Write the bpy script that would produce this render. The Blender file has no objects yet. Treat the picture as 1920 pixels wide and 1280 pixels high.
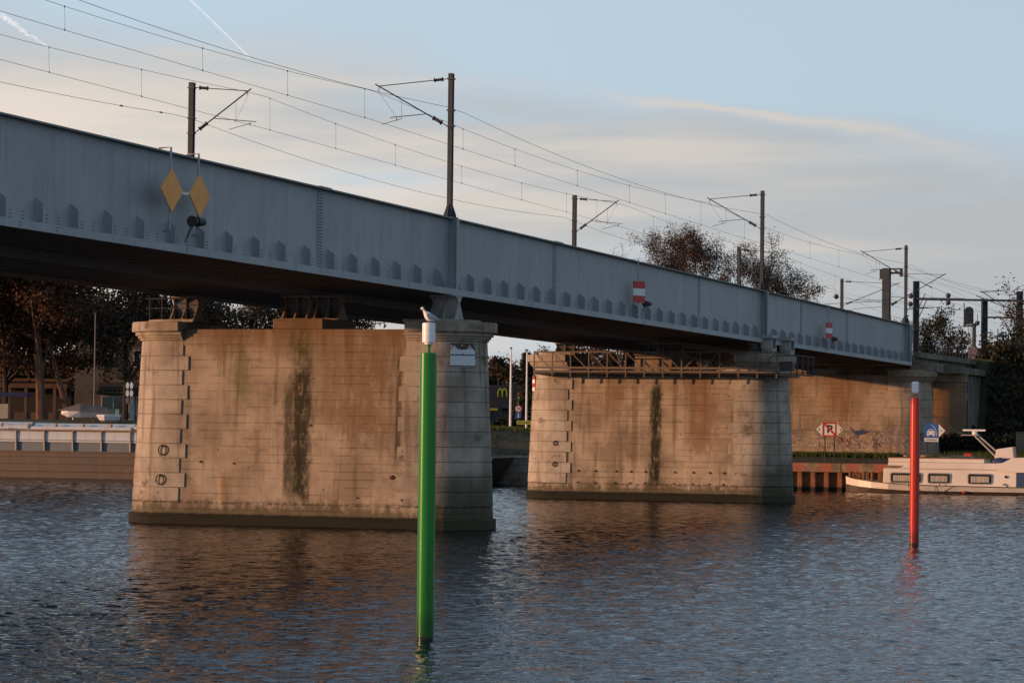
import bpy, math, random
import numpy as np
from mathutils import Vector, Matrix
R = math.radians
# ---------------------------------------------------------------- camera, sky, sun, exposure
scn = bpy.context.scene
COL = scn.collection
F_PX, CAM_H = 5400.0, 4.5
PITCH, ROLL = math.atan(157/F_PX), 0.0113
cd = bpy.data.cameras.new('camera'); cam = bpy.data.objects.new('camera', cd); COL.objects.link(cam)
cd.sensor_width = 36; cd.lens = 36*F_PX/1920; cd.clip_start = 1; cd.clip_end = 60000
cam.matrix_world = Matrix.Translation((0, 0, CAM_H)) @ Matrix.Rotation(math.pi/2+PITCH, 4, 'X') @ Matrix.Rotation(ROLL, 4, 'Z')
scn.camera = cam
SUN_AZ = R(-102)          # measured from +Y towards +X: the sun stands left of and slightly behind the camera
SUN_EL = R(6.5)
SUN_DIR = Vector((math.sin(SUN_AZ)*math.cos(SUN_EL), math.cos(SUN_AZ)*math.cos(SUN_EL), math.sin(SUN_EL)))
sd = bpy.data.lights.new('sun', 'SUN'); sun = bpy.data.objects.new('sun', sd); COL.objects.link(sun)
sd.energy = 4.9; sd.angle = R(0.9); sd.color = (1.0, 0.50, 0.235)
sun.rotation_euler = SUN_DIR.to_track_quat('Z', 'Y').to_euler()
scn.view_settings.view_transform = 'Standard'; scn.view_settings.look = 'None'
scn.view_settings.exposure = 0.1; scn.view_settings.gamma = 1
scn.render.engine = 'CYCLES'

class NT:
    """small helper to write node graphs as expressions"""
    def __init__(s, tree): s.t = tree; s.n = tree.nodes; s.l = tree.links
    def put(s, sock, v):
        if v is None: return
        if isinstance(v, bpy.types.NodeSocket): s.l.new(v, sock)
        else:
            try: sock.default_value = v
            except Exception: sock.default_value = (*v, 1)
    def m(s, op, a, b=None, c=None, clamp=False):
        n = s.n.new('ShaderNodeMath'); n.operation = op; n.use_clamp = clamp
        for i, v in enumerate((a, b, c)): s.put(n.inputs[i], v)
        return n.outputs[0]
    def mix(s, f, a, b, mode='MIX'):
        n = s.n.new('ShaderNodeMix'); n.data_type = 'RGBA'; n.blend_type = mode; n.clamp_factor = True
        s.put(n.inputs[0], f); s.put(n.inputs[6], a); s.put(n.inputs[7], b); return n.outputs[2]
    def noise(s, vec, scale=1, detail=3, rough=.55, dist=0):
        n = s.n.new('ShaderNodeTexNoise'); s.put(n.inputs['Vector'], vec)
        n.inputs['Scale'].default_value = scale; n.inputs['Detail'].default_value = detail
        n.inputs['Roughness'].default_value = rough; n.inputs['Distortion'].default_value = dist
        return n.outputs[0]
    def vor(s, vec, scale=1, feat='F1', out=0, rnd=1):
        n = s.n.new('ShaderNodeTexVoronoi'); n.feature = feat; s.put(n.inputs['Vector'], vec)
        n.inputs['Scale'].default_value = scale; n.inputs['Randomness'].default_value = rnd; return n.outputs[out]
    def map(s, vec, scale=(1, 1, 1), loc=(0, 0, 0), rot=(0, 0, 0)):
        n = s.n.new('ShaderNodeMapping'); s.put(n.inputs[0], vec)
        n.inputs['Scale'].default_value = scale; n.inputs['Location'].default_value = loc; n.inputs['Rotation'].default_value = rot
        return n.outputs[0]
    def sep(s, vec): n = s.n.new('ShaderNodeSeparateXYZ'); s.put(n.inputs[0], vec); return n.outputs
    def ss(s, x, a, b):
        n = s.n.new('ShaderNodeMapRange'); n.interpolation_type = 'SMOOTHSTEP'; s.put(n.inputs[0], x)
        n.inputs[1].default_value = a; n.inputs[2].default_value = b; return n.outputs[0]
    def gauss(s, x, c, w):
        d = s.m('DIVIDE', s.m('SUBTRACT', x, c), w); return s.m('EXPONENT', s.m('MULTIPLY', s.m('MULTIPLY', d, d), -1))
    def obj(s): return s.n.new('ShaderNodeTexCoord').outputs['Object']
    def info(s): return s.n.new('ShaderNodeObjectInfo').outputs['Random']

world = bpy.data.worlds.new('World'); scn.world = world; world.use_nodes = True
W = NT(world.node_tree); W.n.clear()
sky = W.n.new('ShaderNodeTexSky'); sky.sky_type = 'NISHITA'; sky.sun_disc = False
sky.sun_elevation = SUN_EL; sky.sun_rotation = SUN_AZ; sky.altitude = 30; sky.air_density = 1.0; sky.dust_density = 0.6; sky.ozone_density = 2.2
gen = W.n.new('ShaderNodeTexCoord').outputs['Generated']
gx, gy, gz = W.sep(gen)
az = W.m('ARCTAN2', gx, gy)                       # radians, 0 = +Y
wob = W.m('MULTIPLY', W.m('SUBTRACT', W.noise(W.map(gen, (9, 9, 34)), 1, 4, .5), .5), .05)
e = W.m('ADD', gz, wob)
# high thin veil of cloud: grey lilac bank low over the far bank, peach streaks on its left, both going on round the horizon
bank_edge = W.m('SUBTRACT', .113, W.m('MULTIPLY', az, .12))
bank = W.m('SUBTRACT', 1, W.ss(W.m('SUBTRACT', e, bank_edge), -.012, .018))
nz = W.noise(W.map(gen, (5, 5, 46), rot=(0, R(-7), 0)), 1, 5, .55)
bank = W.m('MULTIPLY', bank, W.ss(nz, .18, .52))
warm = W.ss(W.m('ADD', W.m('MULTIPLY', az, -5), W.m('MULTIPLY', W.m('SUBTRACT', W.noise(W.map(gen, (6, 6, 60), (3, 1, 0)), 1, 4, .5), .5), 3.2)), -.55, .8)
warm = W.m('MULTIPLY', warm, W.m('SUBTRACT', 1, W.ss(W.m('ABSOLUTE', az), .5, 1.5)))
warm = W.m('MULTIPLY', warm, W.m('SUBTRACT', 1, W.ss(e, .10, .14)))
K = 1.0
CLOUD_COOL = (4.45, 4.6, 4.72, 1); CLOUD_WARM = (7.3, 6.3, 5.35, 1); CLEAR = (4.5, 5.7, 6.7, 1)
ccol = W.mix(warm, CLOUD_COOL, CLOUD_WARM)
clear_f = W.ss(gz, -.1, .6)
DEEP = (3.2, 4.3, 5.7, 1)
base = W.mix(W.m('MULTIPLY', W.ss(gz, .45, .9), .5), W.mix(W.ss(gz, .125, .36), CLEAR, DEEP), sky.outputs[0])
c1 = W.mix(W.m('MULTIPLY', bank, .92), base, ccol)
# long bright cirrus wisp along the top edge of the bank
wl = W.m('SUBTRACT', W.m('SUBTRACT', e, .1185), W.m('MULTIPLY', W.m('SUBTRACT', az, .02), -.165))
wisp = W.m('MULTIPLY', W.gauss(wl, 0.0, .0030), W.m('MULTIPLY', W.ss(az, .015, .06), W.m('SUBTRACT', 1, W.ss(az, .10, .19))))
c2 = W.mix(W.m('MULTIPLY', wisp, .85), c1, (6.2, 5.7, 5.2, 1))
glow = W.m('ADD', 1.08, W.m('MULTIPLY', W.m('COSINE', W.m('SUBTRACT', az, SUN_AZ)), .26))   # the sky is brighter towards the sun all the way round
vm = W.n.new('ShaderNodeVectorMath'); vm.operation = 'SCALE'; W.put(vm.inputs[0], c2); W.put(vm.inputs[3], glow)
bg = W.n.new('ShaderNodeBackground'); W.l.new(vm.outputs[0], bg.inputs[0]); bg.inputs[1].default_value = 0.1
wo = W.n.new('ShaderNodeOutputWorld'); W.l.new(bg.outputs[0], wo.inputs[0])

# ---------------------------------------------------------------- frames
ANG = R(19.5)
U = Vector((math.sin(ANG), math.cos(ANG), 0)); V = Vector((-math.cos(ANG), math.sin(ANG), 0))
O0 = Vector((-8.86, 127.6, 0)); RZ = R(90) - ANG
def P(s, w, z=0): return O0 + U*s + V*w + Vector((0, 0, z))
_F = Vector((0, math.cos(PITCH), math.sin(PITCH))); _X = Vector((1, 0, 0)); _U = Vector((0, -math.sin(PITCH), math.cos(PITCH)))
_R = _X*math.cos(ROLL)+_U*math.sin(ROLL); _V = -_X*math.sin(ROLL)+_U*math.cos(ROLL)
def at(px, py, Y):
    """place of a thing seen in the photo at (px, py), Y metres away"""
    d = _F + _R*(px-960)/F_PX - _V*(py-640)/F_PX
    return Vector((0, 0, CAM_H)) + d*(Y/d.y)
def to_sw(p): d = Vector(p)-O0; return d.dot(U), d.dot(V)
def zt(s): return 13.49-.0108*s        # top of girder
def zf(s): return 10.38-.0080*s        # top of bottom flange
rnd = random.Random(7)

# ---------------------------------------------------------------- mesh helpers
class MB:
    def __init__(s): s.v = []; s.f = []; s.mi = []; s.cur = 0
    def add(s, vs, fs):
        b = len(s.v); s.v += [tuple(v) for v in vs]; s.f += [tuple(i+b for i in f) for f in fs]; s.mi += [s.cur]*len(fs); return s
    def box(s, x0, x1, y0, y1, z0, z1):
        return s.add([(x0,y0,z0),(x1,y0,z0),(x1,y1,z0),(x0,y1,z0),(x0,y0,z1),(x1,y0,z1),(x1,y1,z1),(x0,y1,z1)],
                     [(0,3,2,1),(4,5,6,7),(0,1,5,4),(1,2,6,5),(2,3,7,6),(3,0,4,7)])
    def hexa(s, lo, hi):      # 4 lower and 4 upper corners
        return s.add(list(lo)+list(hi), [(0,3,2,1),(4,5,6,7),(0,1,5,4),(1,2,6,5),(2,3,7,6),(3,0,4,7)])
    def bar(s, p, q, w, h=None):
        p = Vector(p); q = Vector(q); h = h or w; d = (q-p).normalized()
        a = Vector((0,0,1)) if abs(d.z) < .95 else Vector((1,0,0))
        x = d.cross(a).normalized()*w/2; y = x.cross(d).normalized()*h/2
        return s.add([p-x-y,p+x-y,p+x+y,p-x+y,q-x-y,q+x-y,q+x+y,q-x+y],[(0,3,2,1),(4,5,6,7),(0,1,5,4),(1,2,6,5),(2,3,7,6),(3,0,4,7)])
    def tube(s, pts, r, n=8, cap=True):
        pts = [Vector(p) for p in pts]; k = len(pts)
        rr = r if isinstance(r, (list, tuple)) else [r]*k
        vs = []; ref = None
        for i, p in enumerate(pts):
            d = (pts[min(i+1,k-1)]-pts[max(i-1,0)]).normalized()
            if ref is None: ref = d.cross(Vector((0,0,1)) if abs(d.z) < .9 else Vector((1,0,0))).normalized()
            x = (ref-d*ref.dot(d)).normalized(); ref = x; y = d.cross(x)
            for j in range(n):
                t = 2*math.pi*j/n; vs.append(p+(x*math.cos(t)+y*math.sin(t))*rr[i])
        fs = [(i*n+j, i*n+(j+1)%n, (i+1)*n+(j+1)%n, (i+1)*n+j) for i in range(k-1) for j in range(n)]
        if cap: fs += [tuple(reversed(range(n))), tuple((k-1)*n+j for j in range(n))]
        return s.add(vs, fs)
    def lathe(s, prof, n=24, c=(0,0,0)):
        vs = [(c[0]+r*math.cos(2*math.pi*j/n), c[1]+r*math.sin(2*math.pi*j/n), c[2]+z) for r, z in prof for j in range(n)]
        k = len(prof)
        fs = [(i*n+j, i*n+(j+1)%n, (i+1)*n+(j+1)%n, (i+1)*n+j) for i in range(k-1) for j in range(n)]
        fs += [tuple(reversed(range(n))), tuple((k-1)*n+j for j in range(n))]
        return s.add(vs, fs)
    def prism(s, poly, fn0, fn1):   # poly: list of 2D; fn(p) -> 3D at both ends
        n = len(poly); return s.add([fn0(p) for p in poly]+[fn1(p) for p in poly],
            [tuple(reversed(range(n))), tuple(n+j for j in range(n))]+[(j,(j+1)%n,n+(j+1)%n,n+j) for j in range(n)])
    def mesh(s, name, mats, smooth=False):
        me = bpy.data.meshes.new(name); me.from_pydata(s.v, [], s.f)
        for m_ in (mats if isinstance(mats, (list, tuple)) else [mats]): me.materials.append(m_)
        if any(s.mi): me.polygons.foreach_set('material_index', s.mi)
        if smooth:
            me.polygons.foreach_set('use_smooth', [True]*len(s.f)); me.set_sharp_from_angle(angle=R(38))
        me.update(); return me
    def build(s, name, mats, parent=None, loc=(0,0,0), rz=0, smooth=False, bevel=0):
        o = bpy.data.objects.new(name, s.mesh(name, mats, smooth)); COL.objects.link(o)
        o.location = loc; o.rotation_euler = (0, 0, rz)
        if parent: o.parent = parent
        if bevel:
            b = o.modifiers.new('bevel', 'BEVEL'); b.width = bevel; b.segments = 1; b.limit_method = 'ANGLE'
        return o
def tag(o, label, cat, group=None, kind=None):
    if label: o['label'] = label
    if cat: o['category'] = cat
    if group: o['group'] = group
    if kind: o['kind'] = kind
    return o
def root(name, loc, rz, label, cat, group=None):
    o = bpy.data.objects.new(name, None); COL.objects.link(o); o.location = loc; o.rotation_euler = (0,0,rz); o.empty_display_size = .3
    return tag(o, label, cat, group)
def inst(name, me, parent=None, loc=(0,0,0), rz=0, sc=None):
    o = bpy.data.objects.new(name, me); COL.objects.link(o); o.parent = parent; o.location = loc; o.rotation_euler = (0,0,rz)
    if sc: o.scale = sc
    return o
def copy_tree(o, parent=None):
    c = o.copy(); COL.objects.link(c); c.parent = parent
    for ch in list(o.children): copy_tree(ch, c)
    return c
def text_mesh(name, txt, size, mat_, parent, M, bold=0):
    cu = bpy.data.curves.new(name, 'FONT'); cu.body = txt; cu.size = size; cu.align_x = 'CENTER'; cu.align_y = 'CENTER'; cu.extrude = .004; cu.offset = bold
    o = bpy.data.objects.new(name, cu); COL.objects.link(o); bpy.context.view_layer.update()
    me = bpy.data.meshes.new_from_object(o); bpy.data.objects.remove(o); me.materials.clear(); me.materials.append(mat_)
    me.transform(M); return inst(name, me, parent)

# ---------------------------------------------------------------- materials
def new_mat(name):
    m_ = bpy.data.materials.new(name); m_.use_nodes = True; t = NT(m_.node_tree); t.n.clear()
    b = t.n.new('ShaderNodeBsdfPrincipled'); o = t.n.new('ShaderNodeOutputMaterial'); t.l.new(b.outputs[0], o.inputs[0]); return m_, t, b
def plain(name, c1, c2=None, scale=3, rough=.6, metal=0, bump=.0, stretch=(1,1,1), detail=4, vary=0, spec=.5, lo=.35, hi=.7):
    m_, t, b = new_mat(name); c2 = c2 or tuple(v*.8 for v in c1); v = t.map(t.obj(), stretch)
    n = t.noise(v, scale, detail); col = t.mix(t.ss(n, lo, hi), (*c1, 1), (*c2, 1))
    if vary: col = t.mix(t.m('MULTIPLY', t.info(), vary), col, (0.02, .015, .01, 1))
    t.put(b.inputs['Base Color'], col); b.inputs['Roughness'].default_value = rough; b.inputs['Metallic'].default_value = metal
    b.inputs['Specular IOR Level'].default_value = spec
    if bump:
        bn = t.n.new('ShaderNodeBump'); bn.inputs['Strength'].default_value = bump; bn.inputs['Distance'].default_value = .02
        t.put(bn.inputs['Height'], t.noise(v, scale*6, 4)); t.l.new(bn.outputs[0], b.inputs['Normal'])
    return m_
def concrete(name, c1=(.37,.32,.255), c2=(.215,.178,.138), lines=True, blotch=.6, stains=(), dark_water=True, seed=0., top_shade=.0, graffiti=False, green=0, weather=1.0):
    """weathered masonry: mottling, drip streaks, shutter-board lines, own stains at fixed places (s, w, z of the pier)"""
    m_, t, b = new_mat(name); v = t.obj(); x, y, z = t.sep(v); vs = t.map(v, (1,1,1), (seed, seed*1.7, 0))
    n1 = t.noise(vs, .55, 5, .6); col = t.mix(t.ss(n1, .34, .66), (*c1, 1), (*c2, 1))
    drip = t.noise(t.map(vs, (2.2, 2.2, .16)), 1, 5, .6)
    col = t.mix(t.m('MULTIPLY', t.ss(drip, .50, .70), .68*weather), col, (.085, .07, .05, 1))
    drip2 = t.noise(t.map(vs, (3.1, 3.1, .10), (5, 9, 2)), 1, 4, .55)
    col = t.mix(t.m('MULTIPLY', t.ss(drip2, .60, .78), .45), col, (.52, .47, .40, 1))
    blot = t.noise(t.map(vs, (.9, .9, 1.3), (11, 3, 6)), 1, 6, .7)
    col = t.mix(t.m('MULTIPLY', t.ss(blot, .55, .70), blotch*weather), col, (.10, .085, .065, 1))
    brown = t.noise(t.map(vs, (.35, .35, .5), (2, 7, 1)), 1, 4, .6)
    col = t.mix(t.m('MULTIPLY', t.ss(brown, .5, .68), .28), col, (.22, .145, .09, 1))
    hgt = t.m('MULTIPLY', t.noise(vs, 5, 6, .65), .6)
    if lines:
        zz = t.m('ADD', z, t.m('MULTIPLY', t.noise(vs, .6, 2), .03))
        fr = t.m('FRACT', t.m('MULTIPLY', zz, 2.9)); ln = t.m('SUBTRACT', 1, t.ss(fr, 0, .07))
        brk = t.ss(t.noise(t.map(vs, (.5,.5,2.9), (0,0,4)), 1, 3), .42, .6)
        lf = t.m('MULTIPLY', ln, brk); col = t.mix(t.m('MULTIPLY', lf, .5), col, (.07, .055, .04, 1))
        hgt = t.m('SUBTRACT', hgt, t.m('MULTIPLY', lf, .8))
        tone = t.noise(t.map(t.m('FLOOR', t.m('MULTIPLY', z, 1.0)), (1,1,1)), 3.7, 0)
        col = t.mix(t.m('MULTIPLY', tone, .22), col, (.16, .12, .085, 1))
    pit = t.ss(t.vor(vs, 1.1), .07, .035); col = t.mix(t.m('MULTIPLY', pit, .7), col, (.04, .03, .025, 1))
    for (w0, hw, z0, z1, cc, st) in stains:
        ed = t.m('MULTIPLY', t.m('SUBTRACT', t.noise(t.map(vs, (4,4,1.6)), 1, 5, .7), .5), hw*1.6)
        wd = t.noise(t.map(vs, (0,0,.9)), 1, 2)
        g = t.ss(t.m('ABSOLUTE', t.m('SUBTRACT', t.m('ADD', y, ed), w0)), hw*1.25, hw*.35)
        g = t.m('MULTIPLY', g, t.m('MULTIPLY', t.ss(t.m('ADD', z, t.m('MULTIPLY', ed, 2)), z0-.5, z0+.5), t.ss(z, z1+.5, z1-.5)))
        g = t.m('MULTIPLY', g, t.ss(t.noise(t.map(vs, (3.6,3.6,1.5), (8,8,8)), 1, 6, .75), .28, .50))
        col = t.mix(t.m('MULTIPLY', g, st), col, (*cc, 1))
    if top_shade:  # weaker, browner sunlight high under the deck, painted into the colour
        g = t.m('MULTIPLY', t.ss(t.m('ADD', z, t.m('MULTIPLY', drip, 2.4)), 8.2, 10.0), top_shade)
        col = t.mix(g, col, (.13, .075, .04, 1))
    if graffiti:
        for i, (cc, sc) in enumerate((((.05,.045,.05),3.1),((.22,.07,.06),2.9),((.10,.11,.20),2.7),((.45,.43,.40),2.2),((.06,.06,.06),4.2))):
            nn = t.noise(t.map(v, (1,1,1.25), (i*7., i*3., i)), sc, 2.5, .5, 1.2)
            ln = t.ss(t.m('ABSOLUTE', t.m('SUBTRACT', nn, .5)), .022, .008)
            zone = t.m('MULTIPLY', t.ss(z, 2.75, 3.15), t.ss(z, 4.9, 4.35))
            area = t.ss(t.noise(t.map(v, (.8,.8,1), (i*5., 1, 2)), .8, 2), .40, .5)
            col = t.mix(t.m('MULTIPLY', t.m('MULTIPLY', ln, zone), t.m('MULTIPLY', area, .8)), col, (*cc, 1))
    if dark_water:
        zw = t.m('ADD', z, t.m('MULTIPLY', t.m('SUBTRACT', t.noise(vs, 1.6, 5, .65), .5), 1.3))
        chip = t.m('MULTIPLY', t.gauss(z, .95, .045), t.ss(t.noise(t.map(vs, (3,3,1)), 1.3, 5, .7), .42, .58))
        col = t.mix(t.m('MULTIPLY', chip, .85), col, (.04, .035, .025, 1)); hgt = t.m('SUBTRACT', hgt, chip)
        zw2 = t.m('ADD', z, t.m('MULTIPLY', t.m('SUBTRACT', t.noise(t.map(vs, (1.3,1.3,.5)), 1.1, 6, .75), .5), 2.4))
        col = t.mix(t.m('MULTIPLY', t.ss(zw2, 1.15, .6), .85), col, (.07, .062, .04, 1))
        col = t.mix(t.ss(t.m('ADD', z, t.m('MULTIPLY', t.m('SUBTRACT', t.noise(vs, 2.5, 4), .5), .15)), .54, .43), col, (.014, .015, .009, 1))
        col = t.mix(t.m('MULTIPLY', t.m('MULTIPLY', t.ss(y, -5.8, -7.6), t.ss(zw, 3.0, 1.6)), .82), col, (.05, .052, .03, 1))
    t.put(b.inputs['Base Color'], col); b.inputs['Roughness'].default_value = .88; b.inputs['Specular IOR Level'].default_value = .25
    bn = t.n.new('ShaderNodeBump'); bn.inputs['Strength'].default_value = .8; bn.inputs['Distance'].default_value = .04
    t.put(bn.inputs['Height'], hgt); t.l.new(bn.outputs[0], b.inputs['Normal'])
    return m_
def painted_steel(name, c, dirt=(.12,.11,.10), amt=.5, rough=.5, rust=.0):
    m_, t, b = new_mat(name); v = t.obj(); x, y, z = t.sep(v)
    n = t.noise(v, .35, 5, .6); col = t.mix(t.ss(n, .3, .7), (*c, 1), (*[q*.86 for q in c], 1))
    drip = t.noise(t.map(v, (1.7, 1.7, .12)), 1, 5, .62); col = t.mix(t.m('MULTIPLY', t.ss(drip, .50, .78), amt), col, (*dirt, 1))
    pale = t.noise(t.map(v, (2.6, 2.6, .09), (3,3,3)), 1, 4, .6); col = t.mix(t.m('MULTIPLY', t.ss(pale, .55, .75), .28), col, (*[min(1, q*1.35) for q in c], 1))
    spk = t.noise(v, 9, 5, .7); col = t.mix(t.m('MULTIPLY', t.ss(spk, .60, .72), .22), col, (*[q*.55 for q in c], 1))
    if rust: col = t.mix(t.m('MULTIPLY', t.ss(t.noise(t.map(v, (1,1,.4)), 1.4, 6, .7), .48, .66), rust), col, (.10, .045, .02, 1))
    col = t.mix(t.m('MULTIPLY', t.info(), .14), col, (*[q*.3 for q in c], 1))
    t.put(b.inputs['Base Color'], col); b.inputs['Roughness'].default_value = rough
    bn = t.n.new('ShaderNodeBump'); bn.inputs['Strength'].default_value = .18; bn.inputs['Distance'].default_value = .02
    t.put(bn.inputs['Height'], t.noise(v, 1.6, 4)); t.l.new(bn.outputs[0], b.inputs['Normal'])
    return m_
def leafy(name, c1, c2, c3):
    m_, t, b = new_mat(name); g = t.n.new('ShaderNodeNewGeometry').outputs['Random Per Island']
    col = t.mix(g, (*c1, 1), (*c2, 1)); n = t.noise(t.obj(), .45, 3); col = t.mix(t.ss(n, .4, .65), col, (*c3, 1))
    t.put(b.inputs['Base Color'], col); b.inputs['Roughness'].default_value = .7; b.inputs['Specular IOR Level'].default_value = .2
    return m_
BLUE = painted_steel('blue_grey_bridge_paint', (.275,.30,.325), (.15,.15,.15), .65, .5, .12)
BLUE_FL = painted_steel('flange_paint', (.29,.32,.345), (.17,.175,.17), .4, .5, .08)
TOPP = painted_steel('top_flange_paint', (.16,.19,.19), (.07,.07,.06), .5, .6)
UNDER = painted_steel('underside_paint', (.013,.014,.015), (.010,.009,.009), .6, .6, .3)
GALV = plain('galvanised_steel', (.045,.058,.070), (.033,.043,.053), 2, .75, 0, spec=.2)
DARKM = plain('dark_metal', (.045,.045,.05), (.03,.03,.03), 4, .45, .3)
INSUL = plain('insulator_glaze', (.05,.022,.015), (.03,.015,.01), 6, .3)
WIRE = plain('copper_wire', (.035,.033,.035), (.02,.02,.02), 3, .5, .3)
RUSTY = plain('rusty_steel', (.13,.06,.03), (.06,.035,.02), 5, .8, .2, bump=.3)
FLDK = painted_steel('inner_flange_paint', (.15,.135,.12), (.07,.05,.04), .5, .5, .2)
BEARP = painted_steel('bearing_paint', (.30,.31,.31), (.16,.12,.08), .5, .6, .3)
BEAR2 = painted_steel('bearing_brown', (.26,.17,.10), (.1,.06,.04), .5, .6, .4)

# ---------------------------------------------------------------- setting: water, ground, banks
def water():
    rs = np.random.RandomState(5)
    ys = [38.]
    while ys[-1] < 236: ys.append(ys[-1]+max(.062, ys[-1]*.00112))
    ys = np.array(ys); nx = 440; t = np.linspace(-1, 1, nx)
    Y = np.repeat(ys[:, None], nx, 1); X = (0.255*Y+6)*t[None, :]
    Z = np.zeros_like(X)
    for i in range(90):
        L = math.exp(rs.uniform(math.log(.22), math.log(1.15)) if i % 6 else rs.uniform(math.log(1.15), math.log(3.6))); th = rs.normal(R(-62), R(46)) ; k = 2*math.pi/L
        amp = .0042*L**1.0*(.6 if i % 6 == 0 else 1)*rs.uniform(.6, 1.3); ph = rs.uniform(0, 6.28)
        arg = k*(X*math.cos(th)+Y*math.sin(th))+ph + .6*np.sin(.35*X+.21*Y+ph)
        env = .65+.35*np.sin(.11*X*math.cos(ph)+.09*Y*math.sin(ph)+ph*2)
        Z += amp*env*(1-np.abs(np.sin(arg/2)))**1.0*1.6 if i % 3 == 0 else amp*env*np.sin(arg)
    fade = np.clip((236-Y)/25, 0, 1)*np.clip((1-np.abs(t[None, :]))*12, 0, 1); Z = (Z-Z.mean())*fade
    ny = len(ys); co = np.stack([X, Y, Z], -1).reshape(-1, 3)
    idx = np.arange(ny*nx).reshape(ny, nx); q = np.stack([idx[:-1,:-1], idx[:-1,1:], idx[1:,1:], idx[1:,:-1]], -1).reshape(-1, 4)
    n0 = len(co); ext = []; eq = []
    def quad(a, b, c, d): eq.append([n0+len(ext)+i for i in range(4)]); ext.extend([a, b, c, d])
    x0, x1 = float(X[0,-1]), float(X[-1,-1]); y0, y1 = float(ys[0]), float(ys[-1])
    quad((-900,-300,0),(900,-300,0),(900,y0,0),(-900,y0,0)); quad((x0,y0,0),(900,y0,0),(900,y1,0),(x1,y1,0))
    quad((-900,y0,0),(-x0,y0,0),(-x1,y1,0),(-900,y1,0)); quad((-900,y1,0),(900,y1,0),(900,600,0),(-900,600,0))
    co = np.concatenate([co, np.array(ext)]); q = np.concatenate([q, np.array(eq)])
    me = bpy.data.meshes.new('water'); me.vertices.add(len(co)); me.vertices.foreach_set('co', co.astype(np.float32).ravel())
    me.loops.add(len(q)*4); me.loops.foreach_set('vertex_index', q.astype(np.int32).ravel())
    me.polygons.add(len(q)); me.polygons.foreach_set('loop_start', np.arange(0, len(q)*4, 4, dtype=np.int32)); me.polygons.foreach_set('loop_total', np.full(len(q), 4, np.int32))
    me.polygons.foreach_set('use_smooth', np.ones(len(q), bool)); me.update(); me.validate()
    m_, tt, b = new_mat('river_water')
    gl = tt.n.new('ShaderNodeBsdfGlossy'); gl.inputs['Color'].default_value = (.70, .71, .74, 1); gl.inputs['Roughness'].default_value = .03
    df = tt.n.new('ShaderNodeBsdfDiffuse'); df.inputs['Color'].default_value = (.007, .009, .009, 1)
    fr = tt.n.new('ShaderNodeFresnel'); fr.inputs['IOR'].default_value = 1.333; mxs = tt.n.new('ShaderNodeMixShader')
    tt.l.new(fr.outputs[0], mxs.inputs[0]); tt.l.new(df.outputs[0], mxs.inputs[1]); tt.l.new(gl.outputs[0], mxs.inputs[2])
    outn = [n_ for n_ in tt.n if n_.type == 'OUTPUT_MATERIAL'][0]; tt.l.new(mxs.outputs[0], outn.inputs[0]); tt.n.remove(b)
    bn = tt.n.new('ShaderNodeBump'); bn.inputs['Strength'].default_value = 1.0; bn.inputs['Distance'].default_value = .03
    v = tt.obj(); h = tt.m('ADD', tt.noise(tt.map(v, (1, 1.2, 1)), 4.2, 3, .55), tt.m('MULTIPLY', tt.noise(tt.map(v, (1, 1.4, 1), rot=(0,0,.5)), .7, 3), 1.2))
    tt.put(bn.inputs['Height'], h)
    for n_ in (gl, df, fr): tt.l.new(bn.outputs[0], n_.inputs['Normal'])
    me.materials.append(m_); o = bpy.data.objects.new('water', me); COL.objects.link(o); o['kind'] = 'structure'
water()

GROUND = plain('bank_earth', (.09,.075,.05), (.04,.045,.02), .5, .95, bump=.5)
GRASS = plain('short_grass', (.055,.075,.018), (.035,.05,.012), .8, .95, bump=.6)
def hgt(s, w):
    def sm(a, b, x): t = min(1, max(0, (x-a)/(b-a))); return t*t*(3-2*t)
    left = 2.1+ (2.0+.4*sm(24, 36, w))*sm(91.5, 106-9*sm(20, 28, w), s)
    mid = 2.0+.5*sm(89, 97, s)
    right = 2.0+.6*sm(89, 99, s)+1.2*sm(105, 150, s)
    z = mid*(1-sm(9, 13, w))+left*sm(9, 13, w)
    z = z*sm(-16, -12, w)+right*(1-sm(-16, -12, w))
    emb = 8.1*sm(118, 122, s)*(1-sm(9, 24, abs(w)))
    far = .8*sm(130, 300, s)
    return max(z, 2.3+emb)+far*.0 if emb > .01 else z
def terrain():
    ss = [89.35, 90, 91, 92.5, 94, 96, 98, 100, 103, 106, 110, 114, 117, 118, 119, 120, 121, 122, 124, 128, 135, 145, 160, 180, 220, 300, 500, 1000, 2500, 6000]
    ws = [-6000,-2500,-900,-400,-200,-120,-80,-60,-45,-35,-28,-24,-20,-18,-16,-14,-12,-10,-8,-4,0,4,8,9,10,11,12,13,15,18,22,26,30,34,38,45,60,80,120,200,400,900,2500,6000]
    m_ = MB(); vs = [P(s, w, hgt(s, w) + (0 if s < 92 else .06*math.sin(s*3.1+w*2.3))) for s in ss for w in ws]; n = len(ws)
    m_.add(vs, [(i*n+j, (i+1)*n+j, (i+1)*n+j+1, i*n+j+1) for i in range(len(ss)-1) for j in range(n-1)])
    mt, t, b = new_mat('bank_ground'); v = t.obj(); nn = t.noise(v, .12, 5, .6); nf = t.noise(v, 2.5, 5, .7)
    col = t.mix(t.ss(nn, .42, .58), (.028,.034,.012,1), (.04,.034,.022,1)); col = t.mix(t.m('MULTIPLY', nf, .6), col, (.02,.025,.008,1))
    t.put(b.inputs['Base Color'], col); b.inputs['Roughness'].default_value = .95
    bn = t.n.new('ShaderNodeBump'); bn.inputs['Distance'].default_value = .1; t.put(bn.inputs['Height'], nf); t.l.new(bn.outputs[0], b.inputs['Normal'])
    o = m_.build('ground', mt, smooth=True); o['kind'] = 'structure'
terrain()
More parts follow.
